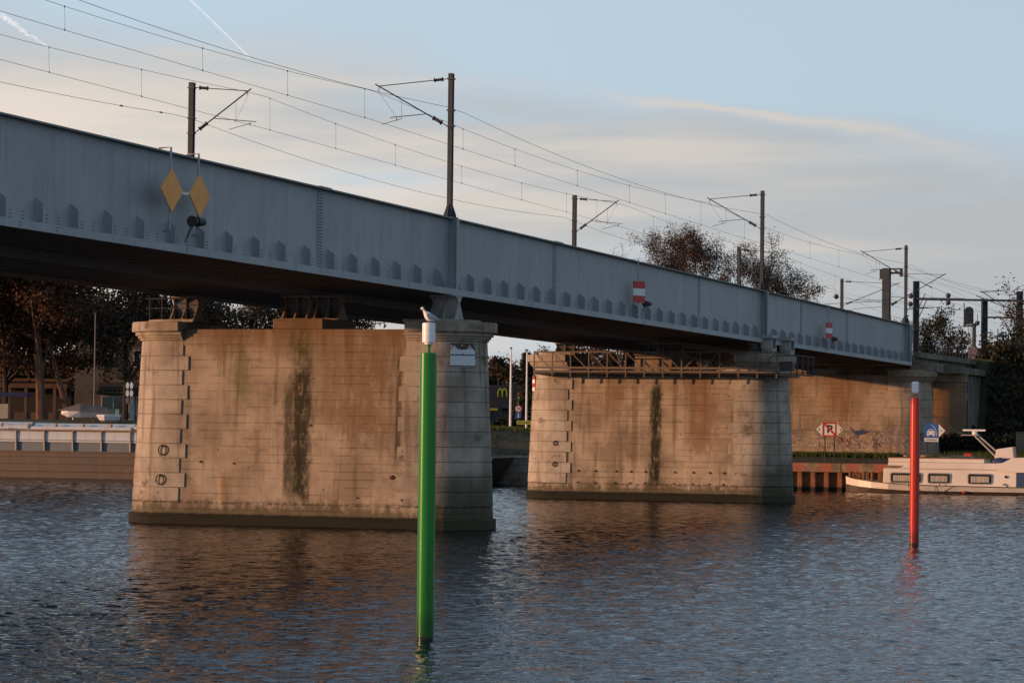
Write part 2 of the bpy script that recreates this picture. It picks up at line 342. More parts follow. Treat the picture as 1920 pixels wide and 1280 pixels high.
def path_strip():
    m_ = MB(); ws = [9.5+i*2 for i in range(60)]
    vs = []
    for w in ws: vs += [P(89.8, w, 2.16), P(91.4, w, 2.18)]
    m_.add(vs, [(2*i, 2*i+1, 2*i+3, 2*i+2) for i in range(len(ws)-1)])
    o = m_.build('towpath', plain('path_gravel', (.26,.23,.18), (.17,.15,.11), 2, .95)); o['kind'] = 'structure'
path_strip()
def grass_tufts():
    m_ = MB(); r_ = random.Random(3)
    def tuft(s, w, h, n=5):
        c = P(s, w, hgt(s, w)-.03)
        for _ in range(n):
            a = r_.uniform(0, 6.28); d = Vector((math.cos(a), math.sin(a), 0)); b = c+Vector((r_.uniform(-.3,.3), r_.uniform(-.3,.3), 0)); L = Vector((r_.uniform(-.15,.15), r_.uniform(-.15,.15), h*r_.uniform(.6,1.2)))
            m_.add([b-d*.035, b+d*.035, b+L], [(0,1,2)])
    for _ in range(2600): tuft(r_.uniform(91.6, 108), r_.uniform(10, 34), .28)
    for _ in range(1300): tuft(r_.uniform(94.5, 96.6), r_.uniform(-6.5, 6), .38)
    for _ in range(1500): tuft(r_.uniform(92, 104), r_.uniform(-30, -9), .5)
    o = m_.build('grass', leafy('grass_blades', (.05,.075,.015), (.08,.085,.025), (.035,.05,.012))); tag(o, 'rough dark green grass on the far river bank', 'grass', kind='stuff')
grass_tufts()
QUAYSTONE = plain('quay_stone', (.20,.185,.16), (.12,.11,.09), .8, .9, bump=.6, vary=.35)
def quays():
    # stone quay wall in blocks between the two piers and behind the barge
    q = root('quay_wall', P(89.3, 14, 0), RZ, 'grey block quay wall holding up the far bank left of the sheet piling', 'wall')
    m_ = MB(); m_.box(.14, 1.2, -5.8, 120, -2.5, 2.02); m_.build('wall_core', QUAYSTONE, q)
    m_ = MB(); m_.box(0, 1.0, 0, 1.36, 0, .52); me = m_.mesh('quay_stone', QUAYSTONE)
    for r_ in range(4):
        for i in range(24): inst('stone', me, q, (rnd.uniform(-.02, .02), -5.7+i*1.4+(.7 if r_ % 2 else 0), -.12+r_*.54))
    m_ = MB(); m_.box(0, 1.1, 0, 2.34, 0, .16); me = m_.mesh('coping_stone', plain('coping', (.30,.27,.22), (.2,.18,.14), 1.5, .9, bump=.4, vary=.3))
    for i in range(22): inst('coping_stone', me, q, (-.08, -5.8+i*2.4, 2.04))
    # rusty sheet piling under a concrete capping beam with red bands
    sp = root('sheet_piling', P(88.9, 0, 0), RZ, 'rusty steel sheet piling with concrete capping beam painted with red bands', 'quay')
    pan = MB(); pan.box(.30, .36, -.5, .5, -2.5, 1.45); web_ = MB()
    pile = MB(); pile.hexa([(.34,-.36,-2.5),(.34,.36,-2.5),(.30,.36,-2.5),(.30,-.36,-2.5)], [(.34,-.36,1.4),(.34,.36,1.4),(.30,.36,1.4),(.30,-.36,1.4)])
    pile = MB()
    pts = [(.36,-.50),(.36,-.22),(0,-.15),(0,.15),(.36,.22),(.36,.50),(.40,.50),(.40,.25),(.05,.18),(.05,-.18),(.40,-.25),(.40,-.50)]
    pile.prism(pts, lambda p: (p[0], p[1], -2.5), lambda p: (p[0], p[1], 1.42))
    mt, t, b = new_mat('sheet_pile_rust'); v = t.obj(); x, y, z = t.sep(v)
    col = t.mix(t.ss(t.noise(v, 2, 5, .65), .35, .65), (.22,.10,.045,1), (.09,.045,.025,1))
    col = t.mix(t.ss(z, .35, .18), col, (.012,.012,.008,1)); t.put(b.inputs['Base Color'], col); b.inputs['Roughness'].default_value = .85
    me = pile.mesh('sheet_pile', mt)
    for i in range(19): inst('sheet_pile', me, sp, (0, -9.4+i*1.0, 0))
    bm_, t, b = new_mat('capping_concrete'); v = t.obj(); x, y, z = t.sep(v)
    col = t.mix(t.ss(t.noise(v, 1.3, 6, .7), .35, .65), (.24,.185,.125,1), (.12,.095,.065,1))
    fr = t.m('FRACT', t.m('MULTIPLY', t.m('ADD', y, .35), 1/2.05)); band = t.m('MULTIPLY', t.ss(fr, .02, .03), t.ss(fr, .50, .49))
    band = t.m('MULTIPLY', band, t.ss(t.noise(v, 2.4, 5, .7), .30, .42)); band = t.m('MULTIPLY', band, t.ss(x, .4, .39))
    col = t.mix(t.m('MULTIPLY', band, .85), col, (.27,.085,.055,1)); t.put(b.inputs['Base Color'], col); b.inputs['Roughness'].default_value = .9
    bn = t.n.new('ShaderNodeBump'); bn.inputs['Distance'].default_value = .04; t.put(bn.inputs['Height'], t.noise(v, 5, 5)); t.l.new(bn.outputs[0], b.inputs['Normal'])
    cb = MB(); cb.box(0, 1.15, -3.05, 3.05, 0, .66); me = cb.mesh('capping_beam', bm_)
    for i in range(3):
        o = inst('capping_beam', me, sp, (-.12, -6.6+i*6.13, 1.34)); bv = o.modifiers.new('bevel', 'BEVEL'); bv.width = .05; bv.segments = 2
    m_ = MB(); m_.box(1.03, 6, -9.7, 8.2, 1.5, 2.0); m_.build('apron_slab', QUAYSTONE, sp)
    # low stone revetment to the right of the piling
    rv = root('revetment', P(89.0, -10, 0), RZ, 'dark low quay wall behind the white houseboat', 'wall')
    m_ = MB(); m_.box(.1, 1.4, -80, 0, -2.5, 2.0); m_.build('wall_core', QUAYSTONE, rv)
    m_ = MB(); m_.box(0, .5, 0, 1.56, 0, .48); me = m_.mesh('rev_stone', QUAYSTONE)
    for r_ in range(4):
        for i in range(13): inst('stone', me, rv, (0, -1.7-i*1.6+(.7 if r_ % 2 else 0), r_*.5-.02))
quays()

# ---------------------------------------------------------------- bridge piers
def half_ring(m_, sgn, L, wi, r0, r1, z0, z1, th, a0=-90, a1=90, n=14, ys=None):
    """a curved course: outer radius r0 (bottom) r1 (top), thickness th, round the end at w = sgn*L, flats in to wi on both faces"""
    def prof(r, t):
        out = []; inn = []
        if ys in (None, 'front'): out.append((-r, wi)); inn.append((-(r-t), wi))
        rng = {None: (a0, a1), 'front': (-90, -32), 'nose': (-32, 32), 'back': (32, 90)}[ys]
        for i in range(n+1):
            a = R(rng[0]+(rng[1]-rng[0])*i/n); out.append((math.sin(a)*r, L+math.cos(a)*r)); inn.append((math.sin(a)*(r-t), L+math.cos(a)*(r-t)))
        if ys in (None, 'back'): out.append((r, wi)); inn.append((r-t, wi))
        return out, inn
    o0, i0 = prof(r0, th); o1, i1 = prof(r1, th); k = len(o0); vs = []
    for (pp, z) in ((o0, z0), (i0, z0), (o1, z1), (i1, z1)): vs += [(p[0], sgn*p[1], z) for p in pp]
    fs = []
    for i in range(k-1):
        fs += [(i, i+1, 2*k+i+1, 2*k+i), (k+i+1, k+i, 3*k+i, 3*k+i+1), (2*k+i, 2*k+i+1, 3*k+i+1, 3*k+i), (k+i, k+i+1, i+1, i)]
    fs += [(0, 2*k, 3*k, k), (k-1, 2*k-1, 4*k-1, 3*k-1)]
    if sgn > 0: fs = [tuple(reversed(f)) for f in fs]
    m_.add(vs, fs)
PL = 6.1
def stadium(r, z, n=14, L=PL):
    return [(math.sin(R(a))*r, L+math.cos(R(a))*r, z) for a in [-90+180*i/n for i in range(n+1)]] + [(-math.sin(R(a))*r, -L-math.cos(R(a))*r, z) for a in [-90+180*i/n for i in range(n+1)]]
def rz_(z): return 2.42-.047*z
def loft(m_, rings):
    n = len(rings[0]); vs = [p for r_ in rings for p in r_]
    fs = [(i*n+(j+1)%n, i*n+j, (i+1)*n+j, (i+1)*n+(j+1)%n) for i in range(len(rings)-1) for j in range(n)]
    fs += [tuple(range(n)), tuple(reversed([(len(rings)-1)*n+j for j in range(n)]))]
    m_.add(vs, fs)
def make_pier(s0, mat_body, mat_end, label, z_shift=0, base=-3, cap=True, ped=True, ncourse=11, low=0):
    r_ = root('bridge_pier', P(s0, 0, 0), RZ, label, 'bridge pier', 'stone and concrete piers of the railway bridge')
    top = 8.58+z_shift
    m_ = MB(); loft(m_, [stadium(rz_(z)-.06, z) for z in (.45, 7.78 if low else 8.0)]); m_.build('wall', mat_body, r_)
    m_ = MB(); loft(m_, [stadium(2.50, base), stadium(2.52, .40), stadium(2.46, .44)]); m_.build('footing', mat_body, r_, smooth=False)
    m_ = MB(); loft(m_, [stadium(rz_(.44)-.01, .442), stadium(rz_(.9)-.015, .93)]); m_.build('plinth', mat_body, r_)
    m_ = MB(); b0 = 7.87
    if low: top = 7.8
    else: m_.box(-rz_(8)+.02, rz_(8)-.02, -5.9, 5.9, b0, top); m_.build('top_band', mat_body, r_)
    zs = [.955+.645*i for i in range(ncourse)]+[8.10]
    for sg in (1, -1):
        for i in range(ncourse):
            z0, z1 = zs[i], zs[i+1]; wi = 5.02 if i % 2 == (1 if ncourse % 2 == 0 else 1) else 5.30
            for ys in ('front', 'nose', 'back'):
                m_ = MB(); j = rnd.uniform(-.006, .006)
                half_ring(m_, sg, PL, wi, rz_(z0)+j, rz_(z1)+j, z0+.012, z1-.012, .5, ys=ys, n=6)
                m_.build('stone', mat_end, r_, smooth=True, bevel=.012)
        if cap:
            for (ra, za, zb) in ((.07, 8.10, 8.20), (.16, 8.205, 8.31), (.27, 8.315, 8.47)):
                m_ = MB(); half_ring(m_, sg, PL, 5.32, rz_(8)+ra, rz_(8)+ra+.02, za, zb, 1.0); m_.build('moulding', mat_end, r_, smooth=True)
            m_ = MB(); half_ring(m_, sg, PL, 5.36, rz_(8)+.44, rz_(8)+.44, 8.475, 8.92, 2.35); m_.build('cap_stone', mat_end, r_, smooth=True, bevel=.03)
            m_ = MB(); half_ring(m_, sg, PL, 5.0, 1.75, 1.75, 8.92, 9.03, 1.7); m_.build('cap_slab', mat_end, r_, smooth=True)
    if ped:
        m_ = MB(); m_.box(-1.9, 1.9, -1.32, 1.05, top, 9.05); m_.build('pedestal', mat_body, r_, bevel=.03)
    return r_
STAIN = (.016,.017,.009)
PM1 = concrete('pier_concrete_near', stains=((-.45,.55,1.1,7.0,STAIN,.93), (.15,.22,1.4,6.0,STAIN,.75), (-.35,.6,7.2,9.4,(.035,.045,.012),.85), (2.45,.45,5.6,7.9,(.10,.11,.05),.55), (3.16,.12,1.0,2.2,(.26,.13,.03),.85), (-5.0,.16,3.0,7.5,(.05,.035,.025),.8), (-1.8,.5,4.5,8.0,(.17,.115,.07),.6), (-3.4,1.5,3.9,8.0,(.15,.095,.055),.7), (5.0,.25,1.5,6.0,(.09,.08,.055),.5)), top_shade=.8)
PM1E = concrete('pier_stone_near', (.345,.315,.27), (.21,.185,.155), lines=False, blotch=.85, seed=3.3, top_shade=.25)
PM2 = concrete('pier_concrete_far', (.40,.34,.265), stains=((-.40,.42,.8,7.2,STAIN,.97), (.95,.22,2.0,8.0,(.12,.08,.05),.6), (-1.6,.2,3.6,8.0,(.14,.09,.05),.5), (-3.3,1.1,3.0,7.8,(.19,.10,.05),.6), (2.2,.8,5.4,8.0,(.17,.10,.05),.5)), seed=21., top_shade=.6)
PM2E = concrete('pier_stone_far', (.375,.345,.30), (.24,.215,.18), lines=False, blotch=.85, seed=9.1, top_shade=.2)
pier1 = make_pier(0, PM1, PM1E, 'nearest wide bridge pier with rounded ends, standing left of the green post')
pier2 = make_pier(54.1, PM2, PM2E, 'second bridge pier in the water, with a lattice work platform on its top', low=1)
PM3 = concrete('bank_pier_concrete', (.34,.28,.21), (.2,.16,.12), stains=((2.2,.2,3,8.8,(.08,.05,.03),.5), (-1.5,1.5,5,8.8,(.2,.11,.05),.6)), seed=40., top_shade=.45, dark_water=False, graffiti=True)
PM3E = concrete('bank_pier_stone', (.34,.285,.22), (.2,.165,.12), lines=False, seed=44., dark_water=False, graffiti=True, top_shade=.3)
pier3 = make_pier(98.6, PM3, PM3E, 'third bridge pier on the far quay, its foot covered with graffiti', base=0)
m_ = MB(); loft(m_, [stadium(2.62, 1.5), stadium(2.62, 4.28), stadium(2.40, 4.4)]); m_.build('graffiti_plinth', PM3, pier3)
def graffiti():
    r_ = random.Random(12)
    cols = [plain('spray_black', (.02,.02,.025)), plain('spray_red', (.22,.05,.05)), plain('spray_blue', (.05,.09,.30)), plain('spray_white', (.6,.6,.58))]
    for i in range(26):
        w = r_.uniform(-5.9, 3.0); z = r_.uniform(3.1, 4.0); k = r_.randint(5, 9); pts = []; x = w
        for j in range(k): pts.append((x, z+r_.uniform(-.30, .30))); x -= r_.uniform(-.05, .22)
        m_ = MB()
        for a, b in zip(pts, pts[1:]):
            d = Vector((b[0]-a[0], b[1]-a[1])); 
            if d.length < .01: continue
            n = Vector((-d.y, d.x)).normalized()*.017
            m_.add([(-2.626, a[0]-n.x, a[1]-n.y), (-2.626, b[0]-n.x, b[1]-n.y), (-2.626, b[0]+n.x, b[1]+n.y), (-2.626, a[0]+n.x, a[1]+n.y)], [(0,1,2,3)])
        m_.build('graffiti_tag', cols[r_.choice((0,0,0,1,2,3))], pier3)
graffiti()

# details fixed to the piers
def ring(parent, w, z, r0=.19):
    xs = -rz_(z)-.01; th = R(70)
    m_ = MB(); n = 18
    pts = [(xs-.05, w+math.sin(2*math.pi*i/n)*r0*1.0, z-r0+math.cos(2*math.pi*i/n)*r0*1.15) for i in range(n+1)]
    m_.tube(pts, .028, 6, cap=False); o = m_.build('mooring_ring', RUSTY, parent, smooth=True)
    m_ = MB(); m_.tube([(xs+.05, w, z+.02), (xs-.07, w, z+.02), (xs-.09, w, z-.05)], .045, 6); m_.build('eye_bolt', RUSTY, o)
ring(pier1, 6.13, 3.42); ring(pier1, 6.2, 2.12)
ring(pier2, 6.05, 3.55, .12); ring(pier2, 6.05, 2.25, .12)
def notch(parent, w, z, r0):
    m_ = MB(); m_.tube([(-rz_(z)+.10, w, z), (-rz_(z)+.035, w, z), (-rz_(z)-.01, w+rnd.uniform(-.02,.02), z-.02)], [r0, r0, r0*.7], 7); m_.build('iron_stub', RUSTY, parent)
for w in (4.5, 3.4, 2.07, 1.11, .19, -1.68, -2.86, -3.9, -4.8, -5.54): notch(pier2, w, 1.75, .07); notch(pier2, w+.05, 1.05, .055)
for (w, z, r0) in ((-.9,4.4,.045), (4.3,2.75,.05), (2.7,2.7,.04), (-4.8,2.2,.11), (-5.3,1.25,.06), (-3.2,1.3,.04)): notch(pier1, w, z, r0)
def on_end(w_c, ang, r, z):   # point on the rounded right end; ang from -x (front) towards -y
    return (-math.cos(R(ang))*r, -PL-math.sin(R(ang))*r, z)
def curved_panel(m_, a0, a1, r_off, z0, z1, n=5, bulge=0):
    for i in range(n):
        A = a0+(a1-a0)*i/n; B = a0+(a1-a0)*(i+1)/n
        lo = [on_end(0, A, rz_(z0)+r_off, z0), on_end(0, B, rz_(z0)+r_off, z0), on_end(0, B, rz_(z0)+r_off+.02, z0), on_end(0, A, rz_(z0)+r_off+.02, z0)]
        hi = [on_end(0, A, rz_(z1)+r_off, z1), on_end(0, B, rz_(z1)+r_off, z1), on_end(0, B, rz_(z1)+r_off+.02, z1), on_end(0, A, rz_(z1)+r_off+.02, z1)]
        m_.hexa(lo, hi)
mt, t, b = new_mat('flaking_white_panel'); v = t.obj(); n_ = t.noise(t.map(v, (1,1,1)), 2.2, 5, .6)
x, y, z = t.sep(v); edge = t.m('ADD', t.m('MULTIPLY', t.ss(z, 7.62, 7.8), .22), t.m('MULTIPLY', t.ss(y, -6.95, -6.8), .25))
col = t.mix(t.ss(t.m('ADD', n_, edge), .62, .66), (.52,.57,.62,1), (.07,.04,.025,1))
t.put(b.inputs['Base Color'], col); b.inputs['Roughness'].default_value = .7
m_ = MB(); curved_panel(m_, 33, 66, .01, 6.98, 7.98); m_.build('board', mt, pier1)
m_ = MB()
for z in (7.02, 7.5, 7.96): curved_panel(m_, 32, 67, .03, z-.02, z+.02)
m_.build('board_strap', GALV, pier1)
for i in range(4):   # striped board on the left end of the second pier
    m_ = MB(); z0 = 7.62-.24*(i+1)
    pts = [R(50), R(62), R(74)]
    for A, B in zip(pts, pts[1:]):
        f = lambda a, rr, zz: (-math.cos(a)*rr, PL+math.sin(a)*rr, zz)
        rr = 2.12
        m_.hexa([f(A, rr, z0), f(B, rr, z0), f(B, rr+.02, z0), f(A, rr+.02, z0)], [f(A, rr, z0+.235), f(B, rr, z0+.235), f(B, rr+.02, z0+.235), f(A, rr+.02, z0+.235)])
    m_.build('warning_stripe', [plain('board_red', (.42,.04,.03)), plain('board_white', (.85,.8,.75))][i % 2], pier2)
m_ = MB()
for w in (5.6, 6.2, 6.8, 7.4): m_.tube([(-1.2, w, 9.03), (-1.2, w, 10.0)], .025, 6)
for z in (9.55, 9.98): m_.tube([(-1.2, 5.3, z), (-1.2, 7.6, z), (.8, 7.6, z)], .022, 6)
m_.build('railing', GALV, pier1)

# ---------------------------------------------------------------- bearings
def bearing(s, w, zb, ztop, mat_, label, wid=1.15, sp=.95):
    r_ = root('bridge_bearing', P(s, w, zb), RZ, label, 'bearing', 'rocker bearings between the piers and the girders')
    h = ztop-zb; hm = h*.68; k = 3
    m_ = MB(); m_.box(-sp*.62, sp*.62, -wid/2-.06, wid/2+.06, 0, .06); m_.build('base_plate', mat_, r_)
    for i in range(k):
        y = -wid/2+wid*i/(k-1); m_ = MB()
        m_.prism([(-sp*.55, .06), (sp*.55, .06), (.09, hm), (-.09, hm)], lambda p: (p[0], y-.03, p[1]), lambda p: (p[0], y+.03, p[1])); m_.build('rocker_rib', mat_, r_)
        m_ = MB(); m_.prism([(-.07, hm+.01), (.07, hm+.01), (.32, h-.05), (-.32, h-.05)], lambda p: (p[0], y-.03, p[1]), lambda p: (p[0], y+.03, p[1])); m_.build('saddle_rib', mat_, r_)
    m_ = MB(); m_.box(-.05, .05, -wid/2, wid/2, .06, h-.05); m_.build('web', DARKM if mat_ is BEAR2 else mat_, r_)
    m_ = MB(); m_.box(-.38, .38, -wid/2-.05, wid/2+.05, h-.05, h); m_.build('top_plate', mat_, r_)
bearing(0, -6.35, 9.03, 10.11, BEARP, 'pale grey rocker bearing on the right cap of the nearest pier')
bearing(0, -.86, 9.05, 10.11, BEAR2, 'brown ribbed bearing, right of the pair at the middle of the nearest pier')
bearing(0, .66, 9.05, 10.11, BEAR2, 'brown ribbed bearing, left of the pair at the middle of the nearest pier')
bearing(0, 6.15, 9.03, 10.11, BEAR2, 'brown ribbed bearing on the left cap of the nearest pier')
bearing(54.1, -6.35, 9.03, zf(54)-.27, BEARP, 'bearing above the right end of the second pier')
bearing(54.1, -.86, 9.05, zf(54)-.27, BEAR2, 'bearing right of the middle of the second pier, behind the lattice')
bearing(54.1, .66, 9.05, zf(54)-.27, BEAR2, 'bearing left of the middle of the second pier, behind the lattice')
bearing(54.1, 6.15, 9.03, zf(54)-.27, BEAR2, 'bearing above the left end of the second pier')

# ---------------------------------------------------------------- bridge decks
S0, S1 = -60.0, 97.7
SPL = [S0, -47.0, -14.3, 14.3, 40.0, 64.2, 77.5, S1]
def rib_s():
    out = []; s = -1.73
    while s > S0+1: out.append(s); s -= 2.345
    s = 2.36
    while s < S1-.6: out.append(s); s += 2.268
    return sorted(out)
RIBS = rib_s()
def girder(parent, w, out, main, prefix=''):
    """plate girder at w, outer side towards out (+1/-1)"""
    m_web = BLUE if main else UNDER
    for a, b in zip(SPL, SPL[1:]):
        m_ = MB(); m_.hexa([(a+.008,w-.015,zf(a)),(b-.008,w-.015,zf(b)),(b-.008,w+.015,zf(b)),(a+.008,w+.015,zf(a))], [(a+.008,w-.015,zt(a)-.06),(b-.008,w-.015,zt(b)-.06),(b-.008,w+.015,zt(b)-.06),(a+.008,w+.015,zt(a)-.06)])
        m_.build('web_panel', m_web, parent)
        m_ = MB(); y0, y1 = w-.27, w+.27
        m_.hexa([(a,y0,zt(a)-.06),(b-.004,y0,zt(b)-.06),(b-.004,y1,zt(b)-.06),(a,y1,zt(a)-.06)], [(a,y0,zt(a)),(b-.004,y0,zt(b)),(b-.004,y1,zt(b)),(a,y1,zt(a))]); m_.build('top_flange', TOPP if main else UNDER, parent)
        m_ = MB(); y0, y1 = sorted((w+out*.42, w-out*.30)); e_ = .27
        m_.hexa([(a,y0,zf(a)-.06),(b-.004,y0,zf(b)-.06),(b-.004,y1,zf(b)-.06),(a,y1,zf(a)-.06)], [(a,y0,zf(a)),(b-.004,y0,zf(b)),(b-.004,y1,zf(b)),(a,y1,zf(a))])
        y0, y1 = sorted((w+out*.42, w+out*.36))
        m_.hexa([(a,y0,zf(a)-e_),(b-.004,y0,zf(b)-e_),(b-.004,y1,zf(b)-e_),(a,y1,zf(a)-e_)], [(a,y0,zf(a)-.061),(b-.004,y0,zf(b)-.061),(b-.004,y1,zf(b)-.061),(a,y1,zf(a)-.061)])
        m_.build('bottom_flange', BLUE_FL if main else FLDK, parent)
deckN = root('bridge_deck', P(0, 0, 0), RZ, 'near blue-grey plate girder deck of the railway bridge with a row of pointed ribs', 'railway bridge')
WN = -6.45
girder(deckN, WN, -1, True); girder(deckN, -1.0, 1, False)
m_ = MB(); d_ = .30
m_.prism([(-.015, .0), (-d_-.0, .0), (-d_-.0, .62), (-.015, .84)], lambda p: (-.012, p[0], p[1]), lambda p: (.012, p[0], p[1]))
rib_me = m_.mesh('rib', BLUE)
for s in RIBS:
    if abs(s-97.7) > .4: inst('rib', rib_me, deckN, (s, WN, zf(s)), sc=(1,1,1-.001*max(0, s)))
def big_stiff(s, wd=.36, top=True):
    m_ = MB(); z0, z1 = zf(s), zt(s)-.062
    m_.box(s-.02, s+.02, WN-wd, WN-.016, z0, z1); m_.box(s-.13, s+.17, WN-wd-.04, WN-wd, z0, z1)
    m_.build('support_stiffener', BLUE, deckN)
    for q in (-1.05, .75):
        m_ = MB(); z0 = zf(s+q); m_.prism([(-.016, 0), (-.32, 0), (-.016, .6)], lambda p: (s+q-.015, WN+p[0], z0+p[1]), lambda p: (s+q+.015, WN+p[0], z0+p[1])); m_.build('gusset', BLUE, deckN)
for s in (0, 54.1, 97.2): big_stiff(s)
m_ = MB(); s = S1; m_.box(s-.03, s+.03, WN-.40, WN-.0, zf(s)-.2, zt(s)+.01); m_.build('end_plate', BLUE, deckN)
# splice plates with their rivets; rivets of the floor beam ends
def rivet(m_, s, y, z, r=.022):
    vs = []; n = 5
    for k, (rr, dy) in enumerate(((r, 0), (r*.6, -.018))):
        for j in range(n): a = 2*math.pi*j/n; vs.append((s+rr*math.cos(a), y+dy, z+rr*math.sin(a)))
    m_.add(vs, [(j, (j+1)%n, n+(j+1)%n, n+j) for j in range(n)]+[tuple(n+j for j in range(n))])
RIV = plain('rivet_heads', (.05,.06,.075), (.035,.04,.05), 5, .5)
for a in SPL[2:-1]:
    wdt = .22
    m_ = MB(); m_.hexa([(a-wdt,WN-.04,zf(a-wdt)+.02),(a+wdt,WN-.04,zf(a+wdt)+.02),(a+wdt,WN-.016,zf(a+wdt)+.02),(a-wdt,WN-.016,zf(a-wdt)+.02)], [(a-wdt,WN-.04,zt(a-wdt)-.08),(a+wdt,WN-.04,zt(a+wdt)-.08),(a+wdt,WN-.016,zt(a+wdt)-.08),(a-wdt,WN-.016,zt(a-wdt)-.08)])
    sp_ = m_.build('splice_plate', BLUE, deckN)
    m_ = MB(); n = 26
    for k in range(n):
        for c_ in (-.165, -.085, .0, .085, .165):
            if a > 30 and c_ in (-.085, .085): continue
            rivet(m_, a+c_, WN-.04, zf(a)+.1+k*(zt(a)-zf(a)-.25)/(n-1), .027)
    o = m_.build('rivets', RIV, sp_); o['kind'] = 'stuff'
    m_ = MB(); m_.hexa([(a-.6,WN-.27,zt(a-.6)+.001),(a+.6,WN-.27,zt(a+.6)+.001),(a+.6,WN+.27,zt(a+.6)+.001),(a-.6,WN+.27,zt(a-.6)+.001)], [(a-.6,WN-.27,zt(a-.6)+.035),(a+.6,WN-.27,zt(a+.6)+.035),(a+.6,WN+.27,zt(a+.6)+.035),(a-.6,WN+.27,zt(a-.6)+.035)]); m_.build('flange_cover_plate', TOPP, deckN)
m_ = MB()
for a, b in zip(RIBS, RIBS[1:]):
    if b > 40: break
    for f in (.33, .66):
        s = a+(b-a)*f
        for dx in (-.06, .06):
            for k in range(3): rivet(m_, s+dx, WN-.016, zf(s)+.1+k*.11, .02)
    if int(a) % 3 == 0:
        for dx in (-.04, .05):
            for k in range(2): rivet(m_, a+.7+dx, WN-.42, zf(a+.7)-.08-k*.1, .02)
o = m_.build('rivets', RIV, deckN); o['kind'] = 'stuff'
m_ = MB(); m_.box(-.11, .11, 0, 5.12, 0, .05); m_.box(-.012, .012, 0, 5.12, .05, .5); cb_me = m_.mesh('cross_beam', UNDER)
s = S0+.6
while s < S1: inst('cross_beam', cb_me, deckN, (s, -6.43, zf(s)+.0-.15)); s += .78
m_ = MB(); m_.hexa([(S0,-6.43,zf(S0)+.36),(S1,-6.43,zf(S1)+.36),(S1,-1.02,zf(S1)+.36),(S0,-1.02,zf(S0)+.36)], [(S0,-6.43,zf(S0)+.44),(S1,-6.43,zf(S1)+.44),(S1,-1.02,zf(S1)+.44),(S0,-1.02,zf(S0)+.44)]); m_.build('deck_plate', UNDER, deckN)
m_ = MB()
for w in (-4.45, -3.0): m_.hexa([(S0,w-.04,zf(S0)+.7),(S1,w-.04,zf(S1)+.7),(S1,w+.04,zf(S1)+.7),(S0,w+.04,zf(S0)+.7)], [(S0,w-.035,zf(S0)+.86),(S1,w-.035,zf(S1)+.86),(S1,w+.035,zf(S1)+.86),(S0,w+.035,zf(S0)+.86)])
m_.build('rails', RUSTY, deckN)
deckF = root('bridge_deck', P(0, 0, 0), RZ, 'far girder deck of the railway bridge, seen dark from below', 'railway bridge')
girder(deckF, .75, -1, False); girder(deckF, 6.25, 1, False)
s = S0+.6
m_ = MB(); m_.box(-.11, .11, 0, 5.46, 0, .05); m_.box(-.012, .012, 0, 5.46, .05, .5); cb2 = m_.mesh('cross_beam', UNDER)
while s < S1: inst('cross_beam', cb2, deckF, (s, .77, zf(s)-.15)); s += .78
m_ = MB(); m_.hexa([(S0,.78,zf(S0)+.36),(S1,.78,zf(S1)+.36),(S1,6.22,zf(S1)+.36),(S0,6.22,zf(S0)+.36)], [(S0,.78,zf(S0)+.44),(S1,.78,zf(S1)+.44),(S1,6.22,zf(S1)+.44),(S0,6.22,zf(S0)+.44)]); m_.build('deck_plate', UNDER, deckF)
m_ = MB()
for w in (2.8, 4.25): m_.hexa([(S0,w-.04,zf(S0)+.7),(S1,w-.04,zf(S1)+.7),(S1,w+.04,zf(S1)+.7),(S0,w+.04,zf(S0)+.7)], [(S0,w-.035,zf(S0)+.86),(S1,w-.035,zf(S1)+.86),(S1,w+.035,zf(S1)+.86),(S0,w+.035,zf(S0)+.86)])
m_.build('rails', RUSTY, deckF)

# concrete approach span and abutment behind the third pier
AC = concrete('abutment_concrete', (.20,.175,.145), (.10,.09,.075), stains=(), seed=60, dark_water=False)
AB = concrete('abutment_brown', (.22,.12,.06), (.10,.06,.035), stains=(), seed=66, dark_water=False)
ap = root('approach_span', P(98, 0, 0), RZ, 'dark concrete approach span with a steel railing beyond the end of the blue girder', 'bridge span')
m_ = MB(); m_.box(.1, 24, -7.0, 7.0, 9.55, 10.15); m_.build('slab', AC, ap)
m_ = MB(); m_.box(.15, 24, -7.35, -6.9, 9.95, 10.38); m_.build('edge_beam', AC, ap, bevel=.02)
m_ = MB(); m_.box(.2, 2.6, -8.7, -6.6, 8.86, 9.5); m_.build('cap_block', AC, ap, bevel=.03)
m_ = MB(); m_.tube([(0,0,0),(0,0,.95)], .022, 6); pm = m_.mesh('railing_post', GALV)
for i in range(17): inst('railing_post', pm, ap, (.6+i*1.4, -7.12, 10.36))
m_ = MB()
for z in (10.7, 11.0, 11.31): m_.tube([(.5,-7.12,z),(23.4,-7.12,z)], .02, 6)
m_.build('railing_rail', GALV, ap)
ab = root('abutment', P(112.5, 0, 0), RZ, 'brown lit abutment wall with a rounded grey end, right of the third pier', 'abutment')
m_ = MB(); loft(m_, [[(x_, y_, z_) for x_, y_, z_ in stadium(2.5, 1.5, L=6.2)], stadium(2.1, 9.0, L=6.2)]); m_.build('wall', AB, ab, smooth=True)
zs = [2.6+.66*i for i in range(10)]
for i in range(9):
    m_ = MB(); half_ring(m_, -1, 6.2, 5.9, 2.62-.05*zs[i], 2.62-.05*zs[i+1], zs[i]+.012, zs[i+1]-.012, .5, n=12, a0=-20); m_.build('stone', AC, ab, smooth=True, bevel=.012)
m_ = MB(); m_.box(-2.3, 11, -8.3, 7, 9.0, 9.5); m_.build('coping', AC, ab)
m_ = MB(); m_.box(2, 12, -7.9, 8, 1.5, 8.99); m_.build('wing_wall', AC, ab)
